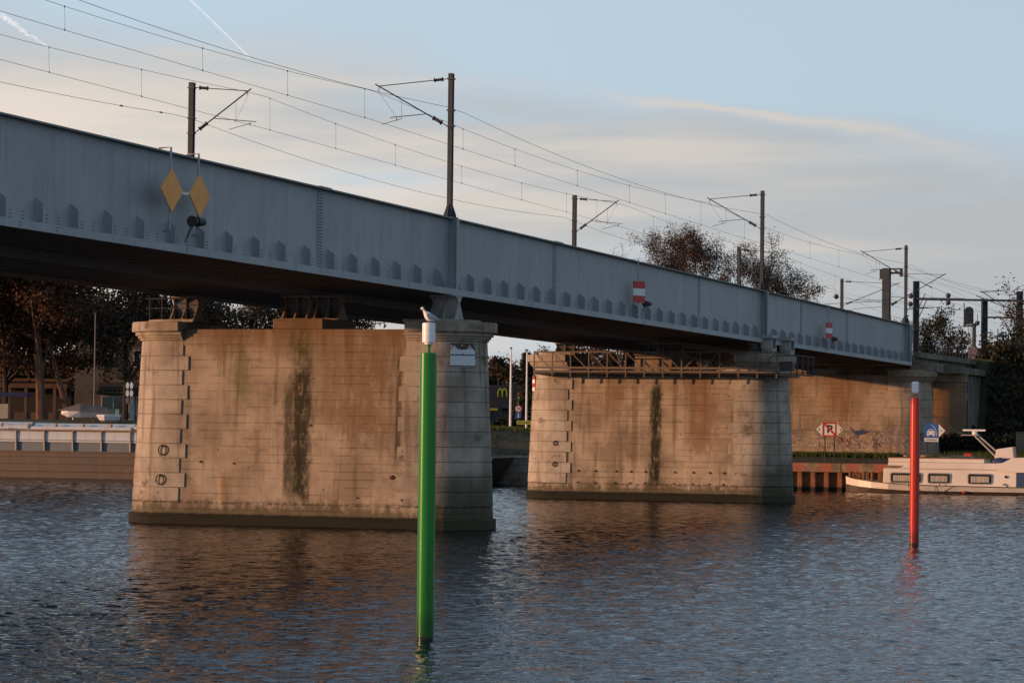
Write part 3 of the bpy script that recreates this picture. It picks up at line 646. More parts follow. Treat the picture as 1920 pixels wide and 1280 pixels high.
m_ = MB(); m_.tube([(-2.4,-5.2,8.3),(-2.45,-8.8,8.3),(-2.45,-8.8,2.6)], .06, 6); m_.build('drain_pipe', GALV, ab)

# ---------------------------------------------------------------- work platform on the second pier
pf_ = root('work_platform', P(54.1, 0, 0), RZ, 'long steel lattice work platform hung along the top of the second pier', 'scaffold')
LAT = painted_steel('lattice_paint', (.12,.10,.085), (.06,.045,.035), .5, .6, .2)
x0, x1, y0, y1, zb, ztp = -2.75, -3.65, -8.35, 7.0, 7.80, 9.05
n = 13; ysx = [y1-(y1-y0)*i/n for i in range(n+1)]
m_ = MB(); m_.bar((0,0,-.32),(0,0,1.25),.07); pst = m_.mesh('post', LAT)
for X_ in (x1,):
    for yv in ysx: inst('post', pst, pf_, (X_, yv, zb))
for X_ in (x1, x0):
    for zz, hh in (((ztp, .07), (zb+.02, .09), (zb+.27, .13)) if X_ == x1 else ((ztp, .06), (zb+.02, .09))):
        m_ = MB(); m_.bar((X_-.04, y0, zz), (X_-.04, y1, zz), .05, hh); m_.build('rail', LAT, pf_)
    for i in range(n if X_ == x1 else 0):
        a, b = (ysx[i], ysx[i+1]) if i < 8 else (ysx[i+1], ysx[i])
        m_ = MB(); m_.bar((X_, a, ztp), (X_, b, zb+.1), .055); m_.build('brace', LAT, pf_)
m_ = MB(); m_.box(0, .86, 0, 1.16, 0, .04); pl = m_.mesh('floor_plank', LAT)
for i in range(n): inst('floor_plank', pl, pf_, (x1+.03, ysx[i+1]+.01, zb+.08))
m_ = MB()
for (a, b) in (((x1,-8.35,ztp-.2),(x1,-9.6,ztp-.2)), ((x1,-9.6,ztp-.2),(x1,-9.6,zb-.1)), ((x1,-8.35,zb-.1),(x1,-9.6,zb-.1)), ((x1,-9.6,ztp-.2),(.5,-9.6,ztp-.2)), ((x1,-9.6,zb-.1),(.5,-9.6,zb-.1)), ((.5,-9.6,ztp-.2),(.5,-9.6,zb-.1)), ((x1+1.5,-9.6,ztp-.2),(x1+1.5,-9.6,zb-.1)), ((x1+2.8,-9.6,ztp-.2),(x1+2.8,-9.6,zb-.1))): m_.bar(a, b, .08)
m_.build('end_cage', GALV, pf_)
m_ = MB(); m_.box(-2.6, 2.3, -8.3, 6.9, 7.62, 7.78); m_.box(-2.9, -2.1, -9.0, 7.2, 7.66, 7.79); m_.build('bearer', UNDER, pf_)
m_ = MB(); m_.box(-3.5,-2.9,-9.3,-8.5,zb+.12,zb+.7); m_.build('tool_box', DARKM, pf_)
def trolley(s, nm, lab):     # travelling hangers clamped under the girder
    h_ = root('hanger_unit', P(s, WN-.75, 9.05), RZ, lab, 'hanger', 'hangers of the work platform')
    m_ = MB(); m_.box(-.75,.75,-.25,.6,.92,1.12); m_.box(-.55,-.45,-.2,.5,.3,.92); m_.box(.45,.55,-.2,.5,.3,.92); m_.build('frame', BEARP, h_)
    m_ = MB(); m_.hexa([(-.35,-.2,-.2),(.35,-.2,-.2),(.35,.4,-.2),(-.35,.4,-.2)], [(-.55,-.22,.3),(.55,-.22,.3),(.55,.45,.3),(-.55,.45,.3)]); m_.build('shoe', BEARP, h_)
    m_ = MB(); m_.box(-.44,.44,-.1,.4,.31,.91); m_.build('motor', DARKM, h_)
    m_ = MB(); m_.bar((-.2,0,-.2),(-.5,0,-1.2),.06); m_.bar((.2,0,-.2),(.5,0,-1.2),.06); m_.build('strut', GALV, h_)
trolley(53.6, '', 'grey hanger clamped under the girder beside the second mast'); trolley(58.2, '', 'grey hanger clamped under the girder, right of the other one')

# ---------------------------------------------------------------- overhead line: masts
def hsec(m_, h, b=.24, t_=.02, z0=0):
    m_.box(-b/2, -b/2+t_, -b/2, b/2, z0, h); m_.box(b/2-t_, b/2, -b/2, b/2, z0, h); m_.box(-b/2+t_, b/2-t_, -.012, .012, z0, h)
def insul(m_, p, q, r0=.075):
    p = Vector(p); q = Vector(q); pts = [p]; rr = [.03]
    for i in range(9):
        f = .08+.84*i/8; pts.append(p.lerp(q, f)); rr.append(r0 if i % 2 == 0 else r0*.72)
    pts.append(q); rr.append(.03)
    rr[1] = r0*1.5; rr[-2] = r0*1.5
    m_.tube(pts, rr, 8)
def mast(s, w, z0, ztop, d, label, foot=True, arm=3.4, vis_arm=True, big=False, steady=0, hw=.21):
    """d: direction of the cantilever along w (+1 towards the far side, -1 towards the near side)"""
    r_ = root('catenary_mast', P(s, w, z0), RZ, label, 'catenary mast', 'overhead line masts along the bridge'); H = ztop-z0
    m_ = MB(); hsec(m_, H, hw, .02); m_.build('pole', GALV, r_)
    if foot:
        m_ = MB()
        for (x_, y_) in ((1,0),(-1,0),(0,1),(0,-1)):
            m_.add([(x_*.12+y_*.012, y_*.12+x_*.012, 0), (x_*.3+y_*.012, y_*.3+x_*.012, 0), (x_*.3+y_*.012, y_*.3+x_*.012, .12), (x_*.12+y_*.012, y_*.12+x_*.012, .62),
                    (x_*.12-y_*.012, y_*.12-x_*.012, 0), (x_*.3-y_*.012, y_*.3-x_*.012, 0), (x_*.3-y_*.012, y_*.3-x_*.012, .12), (x_*.12-y_*.012, y_*.12-x_*.012, .62)],
                   [(0,1,2,3),(7,6,5,4),(0,4,5,1),(1,5,6,2),(2,6,7,3),(3,7,4,0)])
        m_.hexa([(-.3,-.3,.0),(.3,-.3,.0),(.3,.3,.0),(-.3,.3,.0)], [(-.3,-.3,.04),(.3,-.3,.04),(.3,.3,.04),(-.3,.3,.04)])
        m_.hexa([(-.17,-.17,.04),(.17,-.17,.04),(.17,.17,.04),(-.17,.17,.04)], [(-.125,-.125,.5),(.125,-.125,.5),(.125,.125,.5),(-.125,.125,.5)]); m_.build('foot', GALV, r_)
    m_ = MB()
    for zz in (H-.24, H-1.62, H-2.31): m_.box(-.16,.16,-.15,.15,zz-.03,zz+.03)
    m_.build('clamp', DARKM, r_)
    if not vis_arm: return r_
    A = Vector((0, d*.14, H-.23)); B = Vector((0, d*arm*1.0, H-.46)); C_ = Vector((0, d*.14, H-2.31)); T = Vector((0, d*(arm+.18), H-.37))
    u1 = (B-A).normalized(); m_ = MB(); m_.tube([A+u1*.7, B], .022, 6); m_.build('top_tie', GALV, r_, smooth=True)
    m_ = MB(); insul(m_, A+u1*.22, A+u1*.68); m_.tube([A, A+u1*.25], .018, 6); m_.build('insulator', INSUL, r_, smooth=True)
    u2 = (T-C_).normalized(); m_ = MB(); m_.tube([C_+u2*.8, T], .032, 6); m_.build('bracket_tube', GALV, r_, smooth=True)
    m_ = MB(); insul(m_, C_+u2*.3, C_+u2*.8, .085); m_.tube([C_, C_+u2*.32], .022, 6); m_.build('insulator', INSUL, r_, smooth=True)
    zs_ = H-1.88; p0 = C_+u2*1.15
    e_ = arm-.55 if not steady else arm+.45
    m_ = MB(); m_.tube([p0, (0, d*e_, zs_+.02)], .02, 6); m_.build('steady_tube', GALV, r_)
    cw = d*(arm+.05 if steady else arm-.15+.0)
    m_ = MB(); m_.tube([(0, d*(e_-.55 if not steady else e_-.25), zs_-.04), (0, d*(arm-.15), zs_-.27) if not steady else (0, d*(arm-.9), zs_-.3)], .014, 5); m_.tube([(0, d*(e_-.3), zs_+.0), (0, d*(e_-.3), zs_-.14)], .018, 5); m_.build('steady_arm', GALV, r_)
    m_ = MB(); m_.tube([(0, d*arm, H-.46), (0, d*(arm+.02), H-.68)], .02, 5); m_.tube([(0, d*(arm+.02), H-.7), (0, d*(e_-.3 if not steady else arm-.6), zs_)], .006, 4); m_.tube([C_+u2*2.5, Vector((0, (C_+u2*2.5).y, zs_))], .007, 4)
    m_.build('hanger', WIRE, r_)
    return r_
mast(0, -6.45, zt(0)+.0, 19.82, 1, 'nearest tall mast on the near girder, standing above the right end of the first pier')
mast(54.1, -6.45, zt(54), 19.05, 1, 'mast on the near girder above the second pier, in front of the bare trees', arm=3.35)
mast(97.2, -6.45, zt(97)+.03, 18.40, 1, 'slim mast at the far end of the near girder', arm=3.3)
mast(.4, 6.25, zt(0), 19.84, -1, 'left mast rising from the far girder behind the yellow diamonds', foot=False, arm=2.75, steady=1, hw=.24)
mast(55.8, 6.25, zt(54), 19.12, -1, 'mast on the far girder left of the three bare trees', foot=False, arm=2.75, steady=1, hw=.24)
mast(96.0, 6.25, zt(97), 18.35, -1, 'mast on the far girder seen between the bare trees', foot=False, arm=2.75, steady=1, hw=.24)
mast(131, 6.25, 10.2, 17.70, -1, 'short looking mast left of the thick anchor post', foot=False, arm=5.0, hw=.24)

# wires ---------------------------------------------------------------
MS = [-54.0, 0.0, 54.1, 97.2, 131.0, 170.0]
def sagline(s, knots, sag):
    """piecewise parabola between supports: knots = [(s, z)]"""
    for (a, za), (b, zb_) in zip(knots, knots[1:]):
        if a <= s <= b: t_ = (s-a)/(b-a); return za+(zb_-za)*t_-4*sag*((b-a)/54)**2*t_*(1-t_)
    return knots[-1][1]
def wire_pts(w, knots, sag, step=2.2, wz=0):
    a = knots[0][0]; b = knots[-1][0]; k = int((b-a)/step); out = []
    for i in range(k+1): s = a+(b-a)*i/k; out.append((s, (w(s) if callable(w) else w), sagline(s, knots, sag)))
    return out
def catenary(w, mess, cont, sag, drops, label):
    r_ = root('catenary_line', P(0, 0, 0), RZ, label, 'overhead line', 'overhead contact lines')
    m_ = MB(); m_.tube(wire_pts(w, mess, sag), .0085, 4); m_.build('messenger_wire', WIRE, r_)
    m_ = MB(); m_.tube(wire_pts(w, cont, .03), .0085, 4); m_.build('contact_wire', WIRE, r_)
    for s in drops:
        z0, z1 = sagline(s, mess, sag), sagline(s, cont, .03)
        ww = w(s) if callable(w) else w
        m_ = MB(); m_.tube([(s-.02, ww, z0), (s+.0, ww+rnd.uniform(-.015,.015), (z0+z1)/2), (s+.03, ww, z1)], .006, 4); m_.tube([(s-.02, ww, z0-.05), (s-.02, ww, z0+.03)], .022, 4); m_.tube([(s+.03, ww, z1-.03), (s+.03, ww, z1+.05)], .022, 4); m_.build('dropper', WIRE, r_)
catenary(-2.95, [(-54,19.75),(0,19.13),(54.1,18.38),(97.2,17.75),(131,17.0),(200,16.5)], [(-54,18.25),(0,17.82),(54.1,16.88),(97.2,16.3),(131,15.7),(200,15.2)], .62,
         [-45,-37,-28.68,-17.66,-9.66,-1.39,10.89,18.36,28.36,37.8,44.91,52.63,63,72,81,90,104,115,125], 'catenary with droppers above the near track, held by the near masts')
catenary(lambda s: 2.9, [(-54,19.6),(0.4,19.22),(55.8,18.45),(96,17.7),(131,16.9),(200,16.4)], [(-54,18.2),(0.4,17.74),(55.8,17.0),(96,16.2),(131,15.6),(200,15.1)], .55,
         [-44,-33,-19.06,-11.23,1.56,9.18,16.83,26.38,36.09,44.1,50,62,72,82,90,102,114], 'catenary with droppers above the far track, held by the far masts')
fe = [(-54,19.0),(0,18.28),(54.1,17.6),(97.2,17.0),(131,16.4),(200,16.2)]
m_ = MB(); m_.tube(wire_pts(-6.65, fe, .72), .0095, 4); o = m_.build('feeder_wire', WIRE, None, P(0,0,0), RZ); tag(o, 'single sagging feeder wire running from mast to mast of the near girder', 'wire', 'feeder wires')
m_ = MB(); m_.tube(wire_pts(6.4, fe, .72), .0095, 4); 
for s in (-6.2,-2.4): m_.tube([(s-.12,6.4,sagline(s,fe,.72)),(s+.12,6.4,sagline(s,fe,.72))], .035, 6)
o = m_.build('feeder_wire', WIRE, None, P(0,0,0), RZ); tag(o, 'lowest sagging feeder wire running between the far masts', 'wire', 'feeder wires')

# thick anchor post, portal and signal beyond the bridge ----------------
def zpx(y, x, Y): return at(x, y, Y).z
def place(px, Y): q = at(px, 700, Y); return q.x, q.y
Ya = 255
x_, y_ = place(1661, Ya); zz = 10.3
r_ = root('anchor_post', (x_, y_, zz), RZ, 'thick grey steel anchor post with a bent bracket, left of the slim end mast', 'catenary mast')
h_ = zpx(503, 1661, Ya)-zz
m_ = MB(); m_.box(-.33,-.29,-.33,.33,0,h_); m_.box(.29,.33,-.33,.33,0,h_); m_.box(-.29,.29,-.03,.03,0,h_); m_.build('pole', GALV, r_)
m_ = MB(); m_.box(-.15,.15,-1.45,-.33,h_-.12,h_); m_.box(-.12,.12,-1.45,-1.2,h_-.75,h_-.12); m_.box(-.1,.1,.33,.6,h_-.95,h_-.1); m_.build('bracket', DARKM, r_)
for a_, b_, q_ in (((0,-.4,h_-.42), (0,-1.1,h_-.42), .1), ((0,-.45,h_-3.25), (0,-.95,h_-2.95), .12), ((0,-.4,h_-6.3), (0,-.9,h_-6.0), .09)): m_ = MB(); insul(m_, a_, b_, q_); m_.build('insulator', INSUL, r_, smooth=True)
for a_, b_, q_ in (((0,-.95,h_-2.95),(0,-5.3,h_-.5),.04), ((0,-.5,h_-.45),(0,-5.2,h_-.6),.025), ((0,-.4,h_-2.55),(0,-7.0,h_-2.7),.025), ((0,-.9,h_-6.0),(0,-5.3,h_-3.6),.03), ((0,-.9,h_-6.05),(0,-5.1,h_-4.4),.03)): m_ = MB(); m_.tube([a_, b_], q_, 6); m_.build('bracket_tube', GALV, r_)
m_ = MB(); m_.tube([(0,.33,h_-2.9),(0,5.6,h_-3.15)], .025, 6); m_.tube([(0,.33,h_-3.4),(0,3.1,h_-3.6)], .02, 6); m_.build('steady_arm', GALV, r_)
Yp = 275
def rel(px, py, Y, c): q = at(px, py, Y); return (q-Vector(c))
x_, y_ = place(1718, Yp); c = (x_, y_, 9.8)
r_ = root('portal_gantry', c, 0, 'overhead line portal of three posts and a long horizontal beam beyond the bridge', 'gantry')
for (px, py) in ((1718,527),(1846,560),(1912,546)):
    q = rel(px, py, Yp, c); m_ = MB(); m_.box(q.x-.28,q.x-.23,-.28,.28,0,q.z); m_.box(q.x+.23,q.x+.28,-.28,.28,0,q.z); m_.box(q.x-.23,q.x+.23,-.03,.03,0,q.z); m_.build('post', GALV, r_)
a_, b_ = rel(1720, 561, Yp, c), rel(1960, 565, Yp, c)
m_ = MB(); m_.bar((a_.x,-.4,a_.z),(b_.x,-.4,b_.z),.22,.2); m_.build('beam', GALV, r_)
a_, b_ = rel(1846, 595, Yp, c), rel(1900, 596, Yp, c); m_ = MB(); m_.bar((a_.x,-.4,a_.z),(b_.x,-.4,b_.z),.16); m_.build('cross_arm', GALV, r_)
for (p_, q_) in (((1718,602),(1737,560)),((1718,583),(1733,551)),((1702,577),(1737,577)),((1836,546),(1908,590)),((1828,555),(1880,575)),((1723,528),(1745,540)),((1750,577),(1700,580)),((1840,562),(1840,605)),((1850,640),(1868,630)),((1890,554),(1912,551)),((1880,545),(1836,548))):
    a_, b_ = rel(*p_, Yp, c), rel(*q_, Yp, c); m_ = MB(); m_.tube([(a_.x,-.7,a_.z),(b_.x,-.7,b_.z)], .045, 6); m_.build('bracket_tube', GALV, r_)
for (px, py) in ((1708,555),(1707,570),(1778,554),(1778,567),(1568,556)):
    q = at(px, py, 262); m_ = MB(); m_.lathe([(.02,-.24),(.16,-.17),(.235,-.02),(.22,.1),(.12,.21),(.02,.24)], 14)
    o = m_.build('warning_ball', DARKM, None, q, smooth=True)
    tag(o, {(1708,555):'dark ball on a wire, upper one just left of the portal post', (1707,570):'dark ball on a wire, lower one just left of the portal post', (1778,554):'dark ball above the portal beam', (1778,567):'dark ball just below the portal beam', (1568,556):'dark ball on a wire left of the short far mast'}[(px,py)], 'ball', 'dark balls on the overhead wires')
m_ = MB()
for (p_, q_, sg) in (((1697,500),(1920,560),.2),((1697,515),(1920,600),.3),((1660,560),(1920,588),.3),((1660,590),(1920,640),.3),((1735,520),(1920,575),.2),((1560,556),(1712,570),.1)):
    a_, b_ = at(*p_, 245), at(*q_, 300); m_.tube([a_.lerp(b_, i/10)-Vector((0,0,sg*4*(i/10)*(1-i/10))) for i in range(11)], .012, 4)
o = m_.build('overhead_wires', WIRE); tag(o, 'bundle of thin overhead wires running off beyond the portal gantry', 'wires')
Yg = 258
x_, y_ = place(1826, Yg); c = (x_, y_, 9.9)
r_ = root('railway_signal', c, 0, 'railway signal with oval black backboard on a post with a ladder', 'signal')
pz = lambda py: zpx(py, 1826, Yg)-9.9
px_ = lambda p: (p-1826)*Yg/F_PX
m_ = MB(); m_.tube([(0,0,0),(0,0,pz(606))], .17, 8); m_.build('post', DARKM, r_, smooth=True)
m_ = MB(); cx = px_(1816); w2 = .40; z0, z1 = pz(607), pz(575); pts = [(cx-w2,z0),(cx+w2,z0)]+[(cx+w2*math.cos(R(a)), z1-w2+w2*1.0*math.sin(R(a))+.0) for a in range(0, 181, 15)]
m_.prism(pts, lambda p: (p[0], -.12, p[1]), lambda p: (p[0], .08, p[1])); bb = m_.build('backboard', plain('signal_black', (.012,.014,.018), (.02,.025,.03), 3, .4), r_)
for k in range(3):
    m_ = MB(); m_.tube([(cx,-.12,z0+.45+k*.42),(cx,-.38,z0+.43+k*.42)], .13, 10, cap=True); m_.build('lamp_hood', DARKM, bb)
m_ = MB(); m_.bar((cx-.5,0,z0-.05),(px_(1834),0,z0-.1),.1); m_.tube([(cx-.45,0,z0-.1),(cx-.3,0,z0-.22),(.2,0,z0-.2)], .07, 6); m_.tube([(cx-.42,.1,z0),(cx-.42,.1,z1+.35)], .05, 6); m_.build('bracket', DARKM, r_)
m_ = MB(); m_.tube([(px_(1832),0,z0-.1),(px_(1832),0,z0+.9)], .03, 6); m_.lathe([(.05,-.2),(.2,-.1),(.22,.1),(.05,.2)], 10, (px_(1832),0,z0+.08)); m_.build('loudspeaker', DARKM, r_)
m_ = MB()
for q in (-.55,-.3): m_.tube([(q,-.15,.4),(q,-.15,z0-.15)], .022, 5)
for k in range(14): m_.tube([(-.55,-.15,.6+k*.3),(-.3,-.15,.6+k*.3)], .016, 5)
m_.build('ladder', GALV, r_)
m_ = MB(); m_.box(-.55,.35,-.22,-.16,pz(673),pz(651)); m_.build('notice_plate', plain('pink_plate', (.32,.24,.23), (.28,.2,.2)), r_)
# lamps on the embankment
def street_lamp(px, ytop, ybase, Y, head, label, rr=.07):
    q = at(px, ybase, Y); h_ = zpx(ytop, px, Y)-q.z
    r_ = root('street_lamp', q, 0, label, 'street lamp', 'lamp posts right of the bridge')
    m_ = MB(); m_.tube([(0,0,0),(0,0,h_)], [rr, rr*.6], 8); m_.build('pole', GALV, r_, smooth=True)
    m_ = MB(); head(m_, h_); m_.build('lamp_head', GALV, r_, smooth=True)
street_lamp(1870, 616, 770, 250, lambda m_, h: (m_.lathe([(.04,.0),(.42,.0),(.40,.08),(.12,.36),(.05,.4)], 12, (.25,0,h-.75)), m_.tube([(0,0,h-.5),(.25,0,h-.4)], .03, 5)), 'lamp post with a bell shaped head, left of the bare tree at the right edge')
street_lamp(1860, 624, 675, 262, lambda m_, h: (m_.box(-.5,.06,-.12,.12,h-.02,h+.08),), 'small lamp post with a flat square head behind the embankment railing', .05)
street_lamp(1867, 738, 812, 243, lambda m_, h: (m_.lathe([(.05,-.1),(.22,-.05),(.18,.1),(.03,.14)], 10, (.15,0,h)), m_.tube([(0,0,h-.05),(-.6,0,h+.05)], .04, 5)), 'pale lamp post standing low against the dark embankment')
# railings on the embankment
r_ = root('railing', at(1770, 680, 250), 0, 'thin steel railing along the embankment top under the signal', 'railing')
m_ = MB(); m_.tube([(0,0,-.1),(0,0,1.45)], .03, 6); pm = m_.mesh('railing_post', GALV)
for i in range(9): inst('railing_post', pm, r_, (i*.85*.95, i*.25, -.2))
for z in (.5, 1.0, 1.4):
    m_ = MB(); m_.tube([(0,0,z-.2),(6.5,2,z-.2)], .022, 6); m_.build('railing_rail', GALV, r_)

# ---------------------------------------------------------------- navigation marks on the near girder
YEL = plain('marker_orange_yellow', (.80,.33,.06), (.72,.29,.05), 2, .55)
RED = plain('marker_red', (.42,.02,.02), (.36,.02,.02), 2, .5); WHT = plain('marker_white', (.62,.66,.66), (.55,.6,.6), 2, .55)
def hanger_rod(m_, s, y, z0, z1): m_.tube([(s, WN-.1, z1+.02), (s, y+.02, z1+.02), (s, y+.04, z0)], .035, 6)
r_ = root('navigation_marker', P(-27.7, WN-.75, 12), RZ, 'pair of yellow diamond boards hanging side by side on the left of the girder', 'navigation sign')
for (s, zc) in ((-28.75, 12.42), (-26.58, 12.42)):
    zc = zt(s)-1.42; l = s+27.7
    m_ = MB(); m_.prism([(l-.84, zc-12), (l, zc-12-.75), (l+.84, zc-12), (l, zc-12+.75)], lambda p: (p[0], -.02, p[1]), lambda p: (p[0], .02, p[1])); bd = m_.build('diamond_board', YEL, r_)
    m_ = MB(); m_.tube([(l, .5, zt(s)-12+.03), (l, .05, zt(s)-12+.05), (l, .06, zc-12-1.35), (l, .3, zc-12-1.4)], .04, 6); m_.build('hanger_rod', BLUE_FL, r_)
m_ = MB(); zc = zt(-26)-1.42-12; m_.bar((-.32,.05,zc),(.4,.05,zc-.0),.1,.1); m_.build('tie_bar', WHT, r_)
def nav_light(s, y, z, label, k=1.0):
    r_ = root('signal_lamp', P(s, y, z), RZ, label, 'signal lamp', 'black lamps fixed under the navigation boards')
    m_ = MB(); m_.tube([(-.15,0,0),(.2,-.05,0),(.22,-.06,0),(.62,-.2,.02),(.64,-.2,.02)], [.17,.18,.24,.19,.12], 10); m_.build('lamp_body', DARKM, r_, smooth=True)
    m_ = MB(); m_.lathe([(.02,0),(.27,0),(.27,.04),(.02,.05)], 12); o = m_.build('back_plate', DARKM, r_); o.rotation_euler = (0, R(-90), 0); o.location = (-.16,0,0)
    m_ = MB(); m_.bar((-.1,.05,-.1),(-.16,.35,-.95),.05); m_.bar((.15,.05,-.1),(.0,.35,-.8),.04); m_.build('bracket', DARKM, r_)
    r_.scale = (k, k, k)
nav_light(-27.0, WN-.75, zt(-25)-2.33, 'black lamp under the right hand yellow diamond', .75)
def redwhite(s, label, lab2, sc=1, tilt=30):
    z = zt(s)-1.15; r_ = root('navigation_marker', P(s, WN-.6, z-1.1), RZ-R(tilt), label, 'navigation sign', 'red and white boards on the girder')
    for i, m0 in enumerate((RED, WHT, RED)):
        m_ = MB(); m_.box(-.52*sc, .52*sc, -.02, .02, .375*(2-i)*sc, .375*(3-i)*sc-.006); m_.build('stripe_panel', m0, r_)
    m_ = MB(); m_.tube([(0,.55,1.1*sc+1.17),(0,.06,1.1*sc+1.19),(0,.06,1.0),(0,.06,-.7),(-.05,.3,-.9)], .035, 6); m_.build('hanger_rod', BLUE_FL, r_)
    nav_light(s+.75, WN-.75, z-1.12, lab2, .62)
redwhite(26.4, 'red, white and red striped board hanging on the girder between the first two near masts', 'black lamp under the nearer red and white board', 1, 18)
redwhite(69.6, 'smaller looking red, white and red board hanging on the girder beyond the second pier', 'black lamp under the farther red and white board', .92, 11)

# ---------------------------------------------------------------- channel posts with lamps, gull
def post_mat(name, c):
    m_, t, b = new_mat(name); v = t.obj(); x, y, z = t.sep(v); n = t.noise(t.map(v, (3,3,.3)), 1, 4)
    col = t.mix(t.m('MULTIPLY', t.ss(n, .4, .7), .45), (*c, 1), (*[q*.5+.006 for q in c], 1)); col = t.mix(t.m('MULTIPLY', t.ss(t.noise(t.map(v, (9,9,1.2)), 1, 6, .75), .58, .70), .5), col, (.03,.035,.02,1)); col = t.mix(t.ss(z, .75, .25), col, (*[q*.45 for q in c], 1)); col = t.mix(t.ss(t.m('ADD', z, t.m('MULTIPLY', t.noise(v, 6, 3), .12)), .17, .10), col, (.012,.012,.01,1))
    t.put(b.inputs['Base Color'], col); b.inputs['Roughness'].default_value = .3; b.inputs['Specular IOR Level'].default_value = .3; b.inputs['Coat Weight'].default_value = .25; b.inputs['Coat Roughness'].default_value = .12
    bn = t.n.new('ShaderNodeBump'); bn.inputs['Strength'].default_value = .08; bn.inputs['Distance'].default_value = .02; t.put(bn.inputs['Height'], t.noise(t.map(v, (1,1,.6)), 1.5, 3)); t.l.new(bn.outputs[0], b.inputs['Normal'])
    return m_
LAMPW = plain('lamp_white', (.72,.73,.76), (.66,.66,.70), 3, .35)
def channel_post(loc, H, r0, mt, label, lean=0):
    r_ = root('channel_marker', loc, 0, label, 'marker post', 'coloured marker posts standing in the river')
    m_ = MB(); m_.lathe([(r0, -3), (r0, H-.01), (r0-.012, H), (.02, H+.003)], 40); m_.build('pole', mt, r_, smooth=True)
    m_ = MB(); m_.lathe([(.035, H), (.035, H+.13), (.055, H+.13), (.055, H+.16), (.03, H+.16)], 12); m_.build('lamp_stem', mt, r_, smooth=True)
    m_ = MB(); z = H+.16; m_.lathe([(.05,z),(.09,z+.02),(.09,z+.05),(.135,z+.06),(.138,z+.18),(.134,z+.185),(.138,z+.19),(.138,z+.31),(.134,z+.315),(.138,z+.32),(.138,z+.45),(.12,z+.47),(.02,z+.475)], 28); m_.build('lamp', LAMPW, r_, smooth=True)
    return z+.475
GREEN = post_mat('green_gloss_paint', (.004,.165,.008)); REDP = post_mat('red_gloss_paint', (.44,.020,.004))
gp = at(797, 1198, 60.5); gp.z = 0; rp = at(1714, 1017, 113); rp.z = 0
ztop = channel_post(gp, 6.0, .184, GREEN, 'tall glossy green marker post with white lamp standing in the water in front')
channel_post(rp, 5.75, .185, REDP, 'tall glossy red marker post with white lamp in the water on the right')
def gull(loc, heading):
    r_ = root('gull', loc, heading, 'white gull with grey wings perched on the lamp of the green post', 'bird')
    sec = [(-.205,.045,.012,.006),(-.15,.052,.026,.014),(-.09,.072,.045,.036),(-.03,.088,.058,.056),(.03,.100,.060,.062),(.075,.125,.048,.050),(.10,.160,.032,.034),(.112,.190,.027,.028),(.125,.212,.030,.029),(.148,.222,.028,.026),(.166,.218,.018,.017),(.176,.215,.008,.008)]
    sec = [(a*1.08, max(0,b-.04)*1.2+.045, c*1.45, d*(1.5 if a < .09 else 1.25)) for a, b, c, d in sec]
    n = 12; m_ = MB(); vs = []
    for (x_, z_, ry, rzv) in sec:
        for j in range(n): a = 2*math.pi*j/n; vs.append((x_, ry*math.cos(a), z_+rzv*math.sin(a)))
    k = len(sec); m_.add(vs, [(i*n+(j+1)%n, i*n+j, (i+1)*n+j, (i+1)*n+(j+1)%n) for i in range(k-1) for j in range(n)]+[tuple(range(n)), tuple(reversed([(k-1)*n+j for j in range(n)]))])
    o = m_.build('body', plain('white_feathers', (.78,.76,.75), (.7,.68,.67), 12, .8), r_, smooth=True); sb_ = o.modifiers.new('sub', 'SUBSURF'); sb_.levels = sb_.render_levels = 1
    for sg in (-1, 1):
        m_ = MB(); vs = []
        ws = [(a*1.1, max(0,b-.04)*1.3+.04, c*1.2, d*1.35) for a, b, c, d in [(-.24,.05,.004,.004),(-.17,.062,.010,.016),(-.09,.082,.014,.032),(-.01,.098,.016,.042),(.05,.108,.012,.034),(.075,.115,.004,.012)]]
        for (x_, z_, ry, rzv) in ws:
            for j in range(8): a = 2*math.pi*j/8; off = .066 if x_ > -.12 else .03; vs.append((x_, sg*(off+ry*math.cos(a)), z_+rzv*math.sin(a)))
        m_.add(vs, [(i*8+(j+1)%8, i*8+j, (i+1)*8+j, (i+1)*8+(j+1)%8) for i in range(5) for j in range(8)]+[tuple(range(8)), tuple(reversed([40+j for j in range(8)]))]); m_.build('wing', plain('grey_feathers', (.33,.35,.38), (.28,.3,.33), 12, .8), r_, smooth=True)
        m_ = MB(); m_.tube([(.01, sg*.022, .05),(.012, sg*.022, 0)], .005, 6); m_.bar((.0,sg*.022,.004),(.04,sg*.022,.004),.02,.006); m_.build('leg', plain('gull_leg', (.35,.05,.03)), r_)
        m_ = MB(); m_.lathe([(.001,-.004),(.005,0),(.001,.004)], 8, (.164, sg*.034, .270)); m_.build('eye', DARKM, r_)
    m_ = MB(); m_.tube([(.182,0,.252),(.205,0,.246),(.220,0,.238)], [.009,.007,.002], 8); m_.build('beak', plain('gull_beak', (.25,.04,.02)), r_); r_.scale = (1.0, 1.05, 1.12)
gull(gp+Vector((.0,0,ztop)), R(205))

